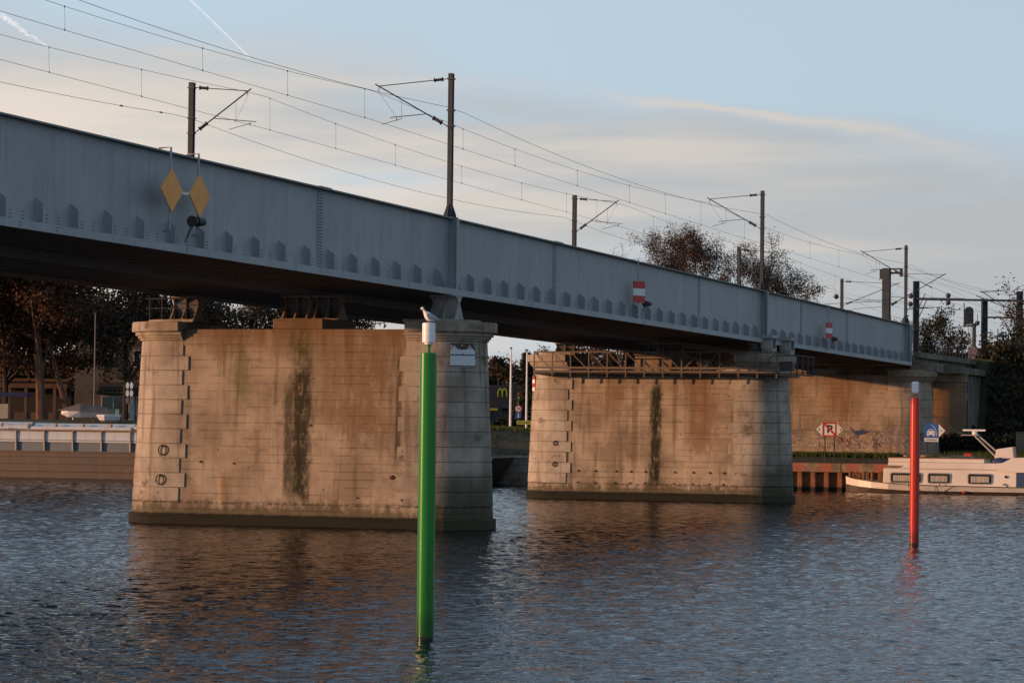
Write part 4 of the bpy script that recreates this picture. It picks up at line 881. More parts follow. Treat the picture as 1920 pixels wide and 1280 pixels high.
# ---------------------------------------------------------------- far bank signs
def print_strip(parent, x0, x1, y, z, h, matl, n):
    """a line of print too small to read in the photo: a row of short dark strokes"""
    r_ = random.Random(n); m_ = MB(); w = (x1-x0)/n
    for i in range(n):
        a = x0+i*w
        m_.box(a+.1*w, a+.3*w, y-.006, y, z-h/2, z+h/2)
        if r_.random() < .6: m_.box(a+.31*w, a+.8*w, y-.006, y, z-h/2, z-h/2+h*.2)
        if r_.random() < .6: m_.box(a+.31*w, a+.8*w, y-.006, y, z+h/2-h*.2, z+h/2)
    m_.build('print', matl, parent)
def bank_sign(px, Y, kind, label):
    q = at(px, 868, Y); s_, w_ = to_sw(q); q = P(s_, w_, 2.0); k = Y/F_PX
    r_ = root('river_sign', q, R(-14), label, 'river sign', 'river traffic signs on the far quay')
    zc = 4.46-2.0; hs = .51
    m_ = MB()
    for x_ in ((-.34,.36) if kind == 'P' else (-.30,.36)): m_.tube([(x_,.06,-.2),(x_,.06,zc-hs+.1)], .045, 6)
    m_.build('posts', GALV, r_)
    if kind == 'P':
        m_ = MB(); m_.box(-hs,hs,-.02,.02,zc-hs,zc+hs); m_.build('panel', WHT, r_)
        m_ = MB(); f = .10
        m_.box(-hs,hs,-.035,-.021,zc+hs-f,zc+hs); m_.box(-hs,hs,-.035,-.021,zc-hs,zc-hs+f); m_.box(-hs,-hs+f,-.035,-.021,zc-hs+f+.001,zc+hs-f-.001); m_.box(hs-f,hs,-.035,-.021,zc-hs+f+.001,zc+hs-f-.001); m_.build('red_border', RED, r_)
        text_mesh('letter_p', 'P', .80, DARKM, r_, Matrix.Translation((0,-.03,zc)) @ Matrix.Rotation(R(90), 4, 'X'), .025)
        m_ = MB(); m_.bar((-hs+.1,-.045,zc+hs-.1),(hs-.1,-.045,zc-hs+.1),.012,.11); m_.build('red_bar', RED, r_)
        for sg in (-1, 1):
            m_ = MB(); m_.prism([(sg*(hs+.02), zc+hs*.92), (sg*(hs+.49), zc), (sg*(hs+.02), zc-hs*.92)], lambda p: (p[0], -.02, p[1]), lambda p: (p[0], .02, p[1])); o = m_.build('side_arrow', WHT, r_)
            m_ = MB(); m_.tube([(sg*(hs+.28),-.03,zc-.07),(sg*(hs+.28),-.03,zc+.07)], .035, 6); m_.build('arrow_mark', DARKM, o)
    else:
        BL = plain('sign_blue', (.015,.10,.36), (.012,.085,.32), 2, .5)
        m_ = MB(); m_.box(-hs,hs,-.02,.02,zc-hs,zc+hs); m_.build('panel', BL, r_)
        k = .8
        m_ = MB()   # white car front pictogram and curved line
        car = [(-.42,-.26),(-.42,.02),(-.34,.08),(-.24,.26),(.14,.26),(.24,.08),(.32,.02),(.32,-.26)]
        m_.prism([(k*a, k*b) for a, b in car], lambda p: (p[0], -.034, zc-.10+p[1]), lambda p: (p[0], -.021, zc-.10+p[1])); m_.box(-.30,-.20,-.034,-.021,zc-.41,zc-.309); m_.box(.11,.22,-.034,-.021,zc-.41,zc-.309); m_.build('car_symbol', WHT, r_)
        m_ = MB(); m_.prism([(k*a, k*b) for a, b in [(-.27,.10),(-.21,.21),(.11,.21),(.17,.10)]], lambda p: (p[0], -.045, zc-.10+p[1]), lambda p: (p[0], -.036, zc-.10+p[1])); m_.box(-.29,-.21,-.045,-.036,zc-.20,zc-.13); m_.box(.13,.21,-.045,-.036,zc-.20,zc-.13); m_.build('car_window', BL, r_)
        m_ = MB(); m_.tube([(.0,-.03,zc+.41),(.20,-.03,zc+.27),(.33,-.03,zc+.08),(.37,-.03,zc-.4)], .02, 5); m_.build('curved_line', WHT, r_)
        m_ = MB(); m_.prism([(hs+.02, zc+hs*.95), (hs+.50, zc), (hs+.02, zc-hs*.95)], lambda p: (p[0], -.02, p[1]), lambda p: (p[0], .02, p[1])); o = m_.build('side_arrow', WHT, r_)
        print_strip(o, hs+.10, hs+.32, -.03, zc, .09, plain('sign_text_red', (.22,.05,.05)), 5)
        m_ = MB(); m_.box(-hs,hs,-.02,.02,zc-hs-.30,zc-hs-.03); lp = m_.build('lower_plate', WHT, r_)
        print_strip(lp, -hs+.1, hs-.1, -.03, zc-hs-.165, .12, DARKM, 14)
bank_sign(1555, 212.4, 'P', 'white no parking sign with red frame and struck out letter P, with side arrows')
bank_sign(1746, 211.5, 'C', 'blue square sign with white car picture and white arrow on the right')

# ---------------------------------------------------------------- houseboat
HULLW = painted_steel('boat_white', (.70,.66,.62), (.35,.28,.22), .25, .35); HULLG = painted_steel('boat_grey', (.42,.40,.38), (.2,.17,.14), .35, .45)
HULLD = plain('boat_bottom', (.035,.028,.025), (.05,.03,.02), 2, .6); GLASS = plain('dark_glass', (.02,.03,.04), (.015,.02,.025), 1, .06); CURT = plain('curtain_cloth', (.45,.42,.36), (.3,.28,.24), 9, .9, stretch=(1,.1,.05))
NAVY = plain('navy_canvas', (.02,.03,.10), (.03,.04,.12), 4, .8); BROWNB = plain('boat_brown', (.16,.07,.035), (.1,.05,.03), 4, .7); TEALG = plain('teal_tarp', (.05,.12,.12), (.03,.08,.08), 3, .8)
def houseboat():
    b0 = P(86.6, 0, 0); q = at(1587, 921, 206.0); _, wq = to_sw(q); wq += .45
    r_ = root('houseboat', P(86.7, wq, 0), RZ-R(90), 'white houseboat with curtained windows moored at the right edge', 'boat')
    # local x runs from bow to stern (towards -w), local y: + towards far bank
    xs = [0,.5,1.2,2.2,3.5,5,8,14,22,27]; hb = [.06,.75,1.25,1.65,1.95,2.1,2.15,2.15,2.1,1.7]; sh = [1.12,1.02,.92,.80,.70,.62,.58,.55,.6,.75]; lo = [.56,.50,.42,.34,.27,.2,.2,.2,.2,.2]
    def shell(za, zb_, off, matl, name, xa=0, xb=99, inset=.0):
        m_ = MB(); vs = []
        idx = [i for i, x in enumerate(xs) if xa <= x <= xb]
        for i in idx: vs += [(xs[i]+(.0 if i else off), -hb[i]*(1-inset)-.0, za(i)), (xs[i]-(0 if i else .0), -hb[i]-off, zb_(i)), (xs[i], hb[i]+off, zb_(i)), (xs[i]+(.0 if i else off), hb[i]*(1-inset), za(i))]
        k = len(idx); fs = []
        for j in range(k-1):
            for c_ in range(4): fs.append((4*j+c_, 4*j+(c_+1)%4, 4*(j+1)+(c_+1)%4, 4*(j+1)+c_))
        fs += [(3,2,1,0), tuple(4*(k-1)+c_ for c_ in range(4))]
        m_.add(vs, fs); return m_.build(name, matl, r_)
    shell(lambda i: -.6, lambda i: lo[i], 0, HULLD, 'hull_bottom', inset=.25)
    shell(lambda i: lo[i]+.003, lambda i: sh[i], .02, HULLW, 'bow_strake', 0, 3.5)
    shell(lambda i: lo[i]+.003, lambda i: sh[i]-.01, .02, HULLG, 'hull_side', 3.5, 99)
    m_ = MB(); m_.bar((0,0,1.13),(.5,-.77,1.04),.05); 
    for i in range(1, len(xs)-1): m_.bar((xs[i],-hb[i]-.04,sh[i]+.0),(xs[i+1],-hb[i+1]-.04,sh[i+1]+.0),.05,.06)
    m_.build('rubbing_rail', HULLD, r_)
    m_ = MB(); yc = 1.85
    cab = m_; m_.hexa([(3.1,-yc,.5),(12.6,-yc,.5),(12.6,yc,.5),(3.1,yc,.5)], [(3.12,-yc+.06,1.76),(12.6,-yc+.06,1.76),(12.6,yc-.06,1.76),(3.12,yc-.06,1.76)]); m_.build('cabin', HULLW, r_, bevel=.05)
    m_ = MB(); m_.hexa([(4.3,-yc-.03,1.77),(13,-yc-.03,1.77),(13,yc+.03,1.77),(4.3,yc+.03,1.77)], [(5.0,-yc,2.2),(11.2,-yc,2.2),(11.2,yc,2.2),(5.0,yc,2.2)]); m_.build('roof_coaming', HULLW, r_)
    pts = [(11.0,2.19),(11.6,2.25),(12.0,2.45),(12.3,2.62),(20,2.66),(20,1.6),(12.6,1.6),(11.0,1.78)]
    m_ = MB(); m_.prism(pts, lambda p: (p[0],-yc-.06,p[1]), lambda p: (p[0],yc+.06,p[1])); m_.build('wheelhouse_bulwark', HULLW, r_)
    m_ = MB(); m_.box(12.62,20,-yc,yc,.4,1.6); m_.build('aft_cabin', plain('boat_blue', (.03,.06,.13), (.02,.045,.10), 2, .4), r_)
    m_ = MB(); m_.box(13.2,19,-1.5,1.5,2.66,4.2); m_.build('wheelhouse', BROWNB, r_)
    m_ = MB(); m_.box(3.35,10.2,-1.2,1.2,2.21,2.50); m_.box(3.35,6.6,-1.3,1.3,1.95,2.2); m_.build('deck_locker', HULLW, r_, bevel=.02)
    m_ = MB(); m_.box(3.3,10.3,-1.3,1.3,2.505,2.545); m_.build('locker_lid', BROWNB, r_)
    for (a, b) in ((3.95,6.5),(8.05,10.2-.0),(11.0-.6+.1,12.5)):
        pass
    for (a, b) in ((3.62,5.9),(6.3,7.95),(9.15,10.9)):
        z0, z1 = .72, 1.48; yy = -yc-.0
        def rr(x0, x1, za, zb2, rad):
            out = []
            for (cx, cz, a0) in ((x1-rad, zb2-rad, 0), (x0+rad, zb2-rad, 90), (x0+rad, za+rad, 180), (x1-rad, za+rad, 270)):
                for t_ in (0, 30, 60, 90): out.append((cx+rad*math.cos(R(a0+t_)), cz+rad*math.sin(R(a0+t_))))
            return out
        m_ = MB(); m_.prism(rr(a, b, z0, z1, .15), lambda p: (p[0], yy-.025, p[1]), lambda p: (p[0], yy+.09, p[1])); fo = m_.build('window', plain('window_trim', (.22,.22,.23), (.17,.17,.18), 2, .4), r_)
        m_ = MB(); m_.prism(rr(a+.07, b-.07, z0+.07, z1-.07, .11), lambda p: (p[0], yy-.034, p[1]), lambda p: (p[0], yy-.027, p[1])); m_.build('pane', GLASS, fo)
        m_ = MB(); n = 12
        for i in range(n):
            x0 = a+.22+(b-a-.44)*i/n; x1 = a+.22+(b-a-.44)*(i+1)/n; m_.hexa([(x0,yy-.043,z0+.14),(x1-.02,yy-.043,z0+.14),(x1-.02,yy-.036,z0+.14),(x0,yy-.036,z0+.14)], [(x0,yy-.043,z1-.2),(x1-.02,yy-.043,z1-.2),(x1-.02,yy-.036,z1-.2),(x0,yy-.036,z1-.2)])
        m_.build('curtain', CURT, fo)
    m_ = MB(); m_.tube([(11.85,-yc+.0,1.28),(11.85,-yc-.05,1.28)], .1, 12); m_.build('porthole', GLASS, r_)
    m_ = MB(); m_.tube([(11.9,-yc-.03,.45),(11.9,-yc-.05,.72),(11.75,-yc-.05,.78),(11.62,-yc-.04,.72)], .035, 6); m_.build('vent_pipe', HULLD, r_)
    m_ = MB(); m_.hexa([(10.8,-.6,2.55),(12.2,-.6,2.55),(12.2,.6,2.55),(10.8,.6,2.55)], [(10.95,-.55,3.2),(12.1,-.55,3.38),(12.1,.55,3.38),(10.95,.55,3.2)]); m_.build('funnel_box', HULLW, r_, bevel=.04)
    m_ = MB(); m_.lathe([(.02,0),(.62,0),(.6,.18),(.35,.36),(.05,.42)], 12, (11.3,-1.0,2.2)); m_.build('canvas_cover', NAVY, r_, smooth=True)
    m_ = MB(); m_.tube([(10.9,-.2,2.6),(9.25,-.2,4.2)], .06, 8); m_.tube([(11.2,.25,2.7),(9.45,.25,4.2)], .06, 8); m_.box(8.4,9.6,-.3,.3,4.14,4.2); m_.build('mast_stay', HULLG, r_)
    m_ = MB(); m_.lathe([(.12,0),(.2,.02),(.2,.22),(.1,.25)], 12, (9.3,0,4.2)); m_.box(8.45,10.05,-.12,.12,4.46,4.58); m_.build('radar', LAMPW, r_)
    m_ = MB(); m_.tube([(8.5,0,4.15),(5.3,.2,6.0)], .03, 6); m_.tube([(8.6,.3,4.3),(5.6,.5,5.9)], .03, 6); m_.build('boom', GALV, r_)
    m_ = MB(); m_.tube([(4.2,-1.1,2.72),(6,-1.1,2.78),(8.4,-1.2,2.6),(10.2,-1.2,2.55)], .025, 6); m_.build('grab_rail', GALV, r_)
    m_ = MB(); m_.box(7.0,9.4,-1.0,.9,2.55,2.68); m_.build('tarpaulin', TEALG, r_)
    m_ = MB(); m_.box(8.7,9.2,-.9,-.5,2.69,2.88); m_.build('red_box', RED, r_)
    m_ = MB(); m_.lathe([(.1,0),(.35,.03),(.38,.1),(.3,.2),(.1,.22)], 12, (5.9,-.7,2.55)); m_.lathe([(.1,0),(.3,.03),(.3,.12),(.1,.2)], 10, (4.6,-.6,2.55)); m_.build('rope_coil', plain('rope_hemp', (.30,.22,.13), (.2,.15,.09), 9, .9), r_, smooth=True)
    for (x_, y_) in ((1.45,-.6),(2.05,-.55),(.35,-.1)):
        m_ = MB(); m_.lathe([(.13,.85),(.13,1.36),(.17,1.38),(.17,1.45),(.05,1.47)], 10, (x_,y_,0)); m_.build('bollard', BROWNB, r_, smooth=True)
    m_ = MB(); m_.box(2.65,3.05,-1.0,.8,.7,1.5); m_.box(.6,1.25,-.5,.5,.95,1.35); m_.build('windlass', RUSTY, r_)
    for a_, b_ in (((6.9,-2.2,.62),(6.95,-2.26,.1)), ((5.2,-2.12,.6),(6.0,-2.2,.1)), ((8.2,-2.17,.55),(7.4,-2.2,.1))): m_ = MB(); m_.bar(a_, b_, .03); m_.build('fender_rope', HULLD, r_)
    m_ = MB(); m_.box(-.02,.02,-.02,.02,0,.01)
    m_ = MB(); m_.lathe([(.02,-.1),(.12,-.06),(.14,0),(.12,.06),(.02,.1)], 10, (9.0,-2.25,.16)); m_.build('fender', RED, r_, smooth=True)
    for x_ in (5.0,7.2):
        m_ = MB(); m_.tube([(x_,-2.1,.5),(x_,-2.1,.72)], .035, 6); m_.build('cleat', HULLD, r_)
houseboat()
# blue cloth caught on the pier ledge
m_ = MB(); m_.add([(.0,0,.50),(-.01,-.3,.14),(-.05,-.68,-.24),(-.04,-1.2,-.12),(-.01,-1.6,.02),(.0,-1.0,.14),(-.05,-.62,.04)], [(0,1,6),(1,2,6),(6,2,3),(6,3,5),(5,3,4)])
o = m_.build('cloth', NAVY, None, P(98.6-2.66, -2.35, 4.30), RZ); so = o.modifiers.new('solid', 'SOLIDIFY'); so.thickness = .02
tag(o, 'crumpled dark blue cloth hanging over the ledge of the graffiti covered pier', 'cloth')

# ---------------------------------------------------------------- barge on the left
def barge():
    _, w0 = to_sw(at(260, 893, 222)); L = 60
    HB = painted_steel('barge_rust_brown', (.050,.036,.029), (.026,.021,.019), .75, .6, .45)
    PB = painted_steel('barge_pale_blue', (.36,.42,.48), (.16,.15,.14), .35, .5); PD = painted_steel('barge_dark_blue', (.06,.09,.12), (.04,.04,.04), .4, .5); BEI = painted_steel('barge_beige', (.36,.30,.24), (.18,.12,.08), .4, .6)
    r_ = root('cargo_barge', P(85.8, 27, 0), RZ, 'long cargo barge with rusty brown hull and pale blue hatch sides on the left', 'barge')
    m_ = MB(); m_.hexa([(-2.4,-3.5,-1),(-2.4,L,-1),(2.4,L,-1),(2.4,-3.5,-1)], [(-2.5,-5.5,2.08),(-2.5,L,2.08),(2.5,L,2.08),(2.5,-5.5,2.08)]); m_.build('hull', HB, r_)
    for z in (.55, 1.15, 1.7, 2.05):
        m_ = MB(); m_.box(-2.58,-2.46,-5,L,z-.045,z+.045); m_.build('rubbing_strake', HB, r_)
    m_ = MB(); m_.box(-2.2,2.2,-3,L,2.08,2.78); m_.build('lower_coaming', PD, r_)
    m_ = MB(); m_.box(-2.30,2.3,0,2.46,2.79,3.62); me = m_.mesh('coaming_panel', PB)
    for i in range(23): inst('coaming_panel', me, r_, (0, -3+i*2.5, 0))
    m_ = MB(); m_.hexa([(-2.42,-.05,2.08),(-2.42,.05,2.08),(-2.2,.05,2.08),(-2.2,-.05,2.08)], [(-2.48,-.05,3.66),(-2.48,.05,3.66),(-2.31,.05,3.66),(-2.31,-.05,3.66)]); me = m_.mesh('stanchion', BEI)
    for i in range(24): inst('stanchion', me, r_, (0, -3.05+i*2.5, 0))
    m_ = MB(); m_.box(-2.5,2.5,-3,L,3.66,3.76); m_.build('coaming_rail', BROWNB, r_)
    m_ = MB(); m_.bar((-2.36,-3,2.95),(-2.36,L,2.95),.03); m_.build('cable', DARKM, r_)
    m_ = MB(); m_.hexa([(-2.35,0,3.77),(-2.35,8.7,3.77),(2.35,8.7,3.77),(2.35,0,3.77)], [(-1.6,0,4.25),(-1.6,8.7,4.25),(1.6,8.7,4.25),(1.6,0,4.25)]); m_.box(-2.45,-2.3,0,8.7,3.77,4.0); me = m_.mesh('hatch_cover', [PB, BEI])
    for i in range(6):
        o = inst('hatch_cover', me, r_, (0, -2.6+i*9.0, 0 if i % 2 else .08))
    m_ = MB(); m_.box(-2.52,-2.2,-.12,.12,4.0,4.22); me = m_.mesh('hatch_dog', BEI)
    for i in range(18): inst('hatch_dog', me, r_, (0, 7+i*2.4, 0))
    m_ = MB(); m_.lathe([(.08,2.08),(.08,2.4),(.13,2.42),(.13,2.48),(.02,2.5)], 8, (-2.35,2.1,0)); m_.lathe([(.08,2.08),(.08,2.4),(.13,2.42),(.13,2.48),(.02,2.5)], 8, (-2.35,3.2,0)); m_.build('bollards', LAMPW, r_)
    m_ = MB(); m_.bar((-2.62,3.6,.42),(-2.62,1.9,.28),.12,.16); m_.build('fender', RUSTY, r_)
barge()

# ---------------------------------------------------------------- trees
BARK = plain('dark_bark', (.035,.025,.02), (.02,.015,.012), 3, .95, bump=.4, stretch=(1,1,.3))
BARKW = plain('warm_bark', (.10,.055,.035), (.05,.03,.02), 3, .95, bump=.4, stretch=(1,1,.3))
LF_RUST = leafy('russet_leaves', (.085,.036,.02), (.05,.026,.016), (.04,.022,.012))
LF_BROWN = leafy('brown_leaves', (.085,.055,.03), (.05,.035,.022), (.035,.025,.018))
LF_RED = leafy('red_brown_leaves', (.075,.042,.028), (.05,.03,.022), (.035,.02,.015))
LF_GREEN = leafy('dark_evergreen', (.02,.028,.012), (.012,.018,.01), (.01,.014,.008))
LF_OLIVE = leafy('olive_shrub', (.035,.036,.016), (.022,.022,.012), (.014,.014,.009))
def leaf(m_, c, size, r_):
    a = Vector((r_.gauss(0,1), r_.gauss(0,1), r_.gauss(0,1))).normalized(); b = a.cross(Vector((r_.gauss(0,1), r_.gauss(0,1), r_.gauss(0,1)))).normalized()
    a = a*size*.5*r_.uniform(.6,1.3); b = b*size*.36*r_.uniform(.6,1.3); c = Vector(c)
    m_.add([c-a, c+b*.9-a*.1, c+a, c-b*.9+a*.1], [(0,1,2,3)])
def tree(base, H, spread, label, leafmat, nleaf, seed, bark=None, trunk_r=.28, levels=4, fork=.22, up=.75, size=.28, twigs=1.0, lean=(0,0), name='tree', group=None, kids=(4,6), crown_lo=0.18, sc=.38):
    r_ = random.Random(seed); bark = bark or BARK
    rt = root(name, base, 0, label, 'tree', group)
    tr, br, lf = MB(), MB(), MB(); ends = []
    def grow(p, d, L, rad, lv):
        n = 4 if lv < 2 else 3; pts = [p]; q = p.copy(); dd = d.copy()
        for i in range(n):
            dd = (dd+Vector((r_.gauss(0,.12), r_.gauss(0,.12), r_.gauss(.04,.08)))*(1 if lv else .35)).normalized(); q = q+dd*L/n; pts.append(q.copy())
        (tr if lv < 1 else br).tube(pts, [max(.011, rad*(1-.6*i/n)) for i in range(n+1)], 7 if lv < 1 else (4 if lv < 3 else 3), cap=False)
        if lv >= levels-1:
            for p_ in pts[1:]: ends.append((p_, rad))
        if lv >= levels: return
        k = r_.randint(*kids) if lv else r_.randint(kids[0]+2, kids[1]+3)
        for i in range(k):
            f = r_.uniform(fork if lv == 0 else .25, 1); j = f*n; i0 = min(n-1, int(j)); bp = pts[i0].lerp(pts[i0+1], j-i0)
            az_ = r_.uniform(0, 6.283); tilt = r_.uniform(.35, 1.05) if lv == 0 else r_.uniform(.35, .95)
            side = Vector((math.cos(az_), math.sin(az_), 0)); side = (side-dd*side.dot(dd)).normalized()
            nd = (dd*math.cos(tilt)+side*math.sin(tilt)*spread); nd.z += (up-.6)*.5; nd.normalize()
            grow(bp, nd, L*r_.uniform(.48,.70)*(1 if lv else .85), rad*(1-.55*f)*r_.uniform(.42,.6), lv+1)
    grow(Vector((0,0,-.3)), Vector((lean[0], lean[1], 1)).normalized(), H*.62, trunk_r, 0)
    zmax = max(e_[0].z for e_ in ends); k = H/zmax
    for mb in (tr, br): mb.v = [(x_*k, y_*k, z_*k) for x_, y_, z_ in mb.v]
    for i in range(nleaf):
        p_, _ = r_.choice(ends); c = p_*k+Vector((r_.gauss(0,sc), r_.gauss(0,sc), r_.gauss(-.05,sc*.9)))*(H/14)
        if c.z > H*crown_lo: leaf(lf, c, size, r_)
    tr.build('trunk', bark, rt, smooth=True); br.build('branches', bark, rt)
    o = lf.build('crown', leafmat, rt); o['kind'] = 'stuff'
    return rt
def bush(base, rx, ry, rz2, label, leafmat, n, seed, size=.22, name='bush', group=None, cat='shrub'):
    r_ = random.Random(seed); rt = root(name, base, 0, label, cat, group); lf = MB(); br = MB()
    blobs = [(Vector((r_.uniform(-.7,.7)*rx, r_.uniform(-.7,.7)*ry, r_.uniform(.25,.8)*rz2)), r_.uniform(.22,.42)) for _ in range(max(8, int(rx*1.8)))]
    for i in range(n):
        c, q = r_.choice(blobs); d = Vector((r_.gauss(0,1), r_.gauss(0,1), r_.gauss(0,1))).normalized()*r_.random()**.4
        leaf(lf, (c.x+d.x*q*min(rx,3.5), c.y+d.y*q*min(ry,3.5), max(.05, c.z+d.z*q*rz2)), size, r_)
    for c, q in blobs: br.tube([(c.x*.8, c.y*.8, 0), (c.x, c.y, c.z*.6), (c.x+r_.uniform(-.3,.3), c.y, c.z+q*rz2)], [.06,.04,.015], 4, cap=False)
    br.build('branches', BARK, rt); o = lf.build('foliage', leafmat, rt); o['kind'] = 'stuff'
    return rt
TG = 'leafy autumn trees on the left bank'
def gz_at(px, Y): q = at(px, 780, Y); s_, w_ = to_sw(q); return Vector((q.x, q.y, hgt(s_, w_)))
tree(gz_at(78, 248), 17, 1.15, 'russet tree with a thick straight trunk at the left edge, behind the barge', LF_RUST, 24000, 11, BARKW, .45, size=.31, group=TG, fork=.3, crown_lo=.26)
tree(gz_at(132, 250), 16.5, 1.15, 'russet tree with a leaning trunk right of the thick trunked one', LF_RUST, 22000, 12, BARKW, .3, size=.31, lean=(-.22,0), group=TG, fork=.3, crown_lo=.24)
tree(gz_at(10, 256), 17, 1.2, 'dense russet tree at the left border of the picture', LF_RUST, 20000, 13, BARK, .3, size=.33, group=TG, fork=.3)
tree(gz_at(-60, 252), 16, 1.2, 'russet tree reaching in from beyond the left border', LF_RUST, 9000, 14, BARK, .3, size=.33, group=TG)
tree(gz_at(235, 262), 15.5, 1.1, 'thinner brown tree with sky showing through, left of the first pier', LF_BROWN, 8000, 15, BARK, .3, size=.36, group=TG)
tree(gz_at(190, 275), 14.5, 1.1, 'brown tree behind the white front building on the left bank', LF_RUST, 16000, 29, BARK, .3, size=.31, group=TG)
tree(gz_at(330, 265), 14.5, 1.1, 'thin branched tree behind the railing on the left cap of the pier', LF_BROWN, 3600, 16, BARK, .28, size=.34, group=TG)
tree(gz_at(430, 270), 14.2, 1.2, 'dark tree behind the first pier, left of its middle bearings', LF_BROWN, 11000, 17, BARK, .28, size=.31, group=TG)
tree(gz_at(520, 275), 13.8, 1.2, 'dark tree behind the middle of the first pier', LF_BROWN, 11000, 18, BARK, .28, size=.31, group=TG)
tree(gz_at(640, 272), 12.9, 1.0, 'small leaved tree seen between the deck and the first pier, left of the gull', LF_BROWN, 5000, 19, BARK, .25, size=.34, group=TG)
CG = 'three bare crowned trees rising above the girder'
tree(Vector((at(1228,700,292).x, 292, 5)), 20.3, 1.25, 'left one of the three bare crowned trees above the girder', LF_BROWN, 26000, 32, BARK, .42, sc=.24, size=.155, group=CG, levels=5, kids=(3,4), fork=.25, up=.9)
tree(Vector((at(1338,700,284).x, 284, 5)), 19.6, .62, 'middle red brown one of the three trees above the girder', LF_RED, 26000, 33, BARK, .38, sc=.24, size=.17, group=CG, levels=5, kids=(3,4), fork=.2, up=1.0)
tree(Vector((at(1452,700,296).x, 296, 5)), 19.8, 1.0, 'right one of the three trees above the girder, thin and open', LF_BROWN, 15000, 34, BARK, .45, sc=.2, size=.17, group=CG, levels=5, kids=(3,4), fork=.22, up=.85)
tree(Vector((at(1175,700,300).x, 300, 5)), 18.3, 1.0, 'pale leafless tree at the left foot of the three trees', LF_BROWN, 700, 35, BARKW, .2, size=.2, levels=5, kids=(3,4))
RG = 'trees at the right behind the bridge end'
tree(Vector((at(1762,700,275).x, 275, 7)), 9.6, .8, 'small half bare tree right of the end mast', LF_OLIVE, 4200, 36, BARK, .2, size=.26, group=RG, levels=4)
tree(Vector((at(1725,700,280).x, 280, 7)), 8.8, .8, 'thin tree directly behind the end of the blue girder', LF_OLIVE, 1800, 37, BARK, .2, size=.24, group=RG, levels=4)
tree(Vector((at(1905,700,268).x, 268, 4)), 14.6, 1.0, 'tall bare tree at the right border', LF_BROWN, 1500, 38, BARK, .32, size=.26, group=RG, levels=5, kids=(3,4))
tree(Vector((at(1940,700,262).x, 262, 4)), 13.2, 1.0, 'bare tree reaching in from beyond the right border', LF_BROWN, 1800, 39, BARK, .32, size=.26, group=RG, levels=5, kids=(3,4))
MG = 'trees behind the restaurant between the two piers'
for i, (px, py, Y, mt_, n, lab) in enumerate(((925,676,300,LF_OLIVE,6000,'olive brown tree behind the restaurant, leftmost between the piers'), (950,668,310,LF_RED,5000,'brown tree behind the restaurant, second between the piers'), (975,668,295,LF_BROWN,5000,'brown tree behind the right flagpole'), (1030,650,300,LF_BROWN,6000,'thin bare tree seen through the work platform'), (1110,640,310,LF_BROWN,8000,'thin bare tree under the deck behind the second pier'), (1230,640,300,LF_BROWN,8000,'thin tree under the deck right of the middle of the second pier'), (1165,640,305,LF_BROWN,8000,'thin tree under the deck just left of the middle of the second pier'), (1310,640,300,LF_BROWN,8000,'thin tree under the deck over the right half of the second pier'))):
    z0 = 4.2; top = zpx(py, px, Y); tree(Vector((at(px,700,Y).x, Y, z0)), top-z0, 1.1, lab, mt_, n, 50+i, BARK, .2, size=.34, levels=4, group=MG)
HG = 'dark hedges closing the view behind the left bank trees'
for i_, (px, Y) in enumerate(((-30,290),(25,288),(80,292),(135,290),(190,294),(245,296))):
    bush(gz_at(px, Y), 2.6, 1.6, 7.0, ['dark hedge at the left border behind the pavilion','dark hedge behind the left half of the pavilion','dark hedge behind the thick trunk','dark hedge behind the leaning trunk','dark hedge left of the pale house','dark hedge behind the pale house'][i_], LF_OLIVE, 5500, 120+i_, .42, 'hedge', HG, 'hedge')
def conifer(base, H, label, seed):
    r_ = random.Random(seed); rt = root('conifer', base, 0, label, 'tree'); m_ = MB(); m_.tube([(0,0,0),(.05,0,H*.6),(-.5,0,H)], [.2,.12,.03], 6); m_.build('trunk', BARK, rt)
    br, lf = MB(), MB()
    for i in range(70):
        z = r_.uniform(.08,.99)*H; L = (1-z/H)*2.0+.4; a = r_.uniform(0,6.28); x0 = -.5*max(0,(z/H-.6)/.4)
        e_ = Vector((x0+math.cos(a)*L, math.sin(a)*L, z-L*.25)); br.tube([(x0,0,z),tuple(e_)], [.04,.01], 3, cap=False)
        for _ in range(70): f = r_.random(); c = Vector((x0,0,z)).lerp(e_, f); leaf(lf, c+Vector((r_.gauss(0,.12),r_.gauss(0,.12),r_.gauss(-.12,.14))), .26, r_)
    br.build('branches', BARK, rt); o = lf.build('foliage', LF_GREEN, rt); o['kind'] = 'stuff'
conifer(Vector((at(998,700,246).x, 246, 4.2)), 6.6, 'dark conifer with a bent tip just left of the second pier', 71)
conifer(Vector((at(1006,700,248).x, 248, 4.2)), 5.2, 'lower dark conifer touching the left edge of the second pier', 72)
BG = 'dark shrubs on the embankment'
i = 0
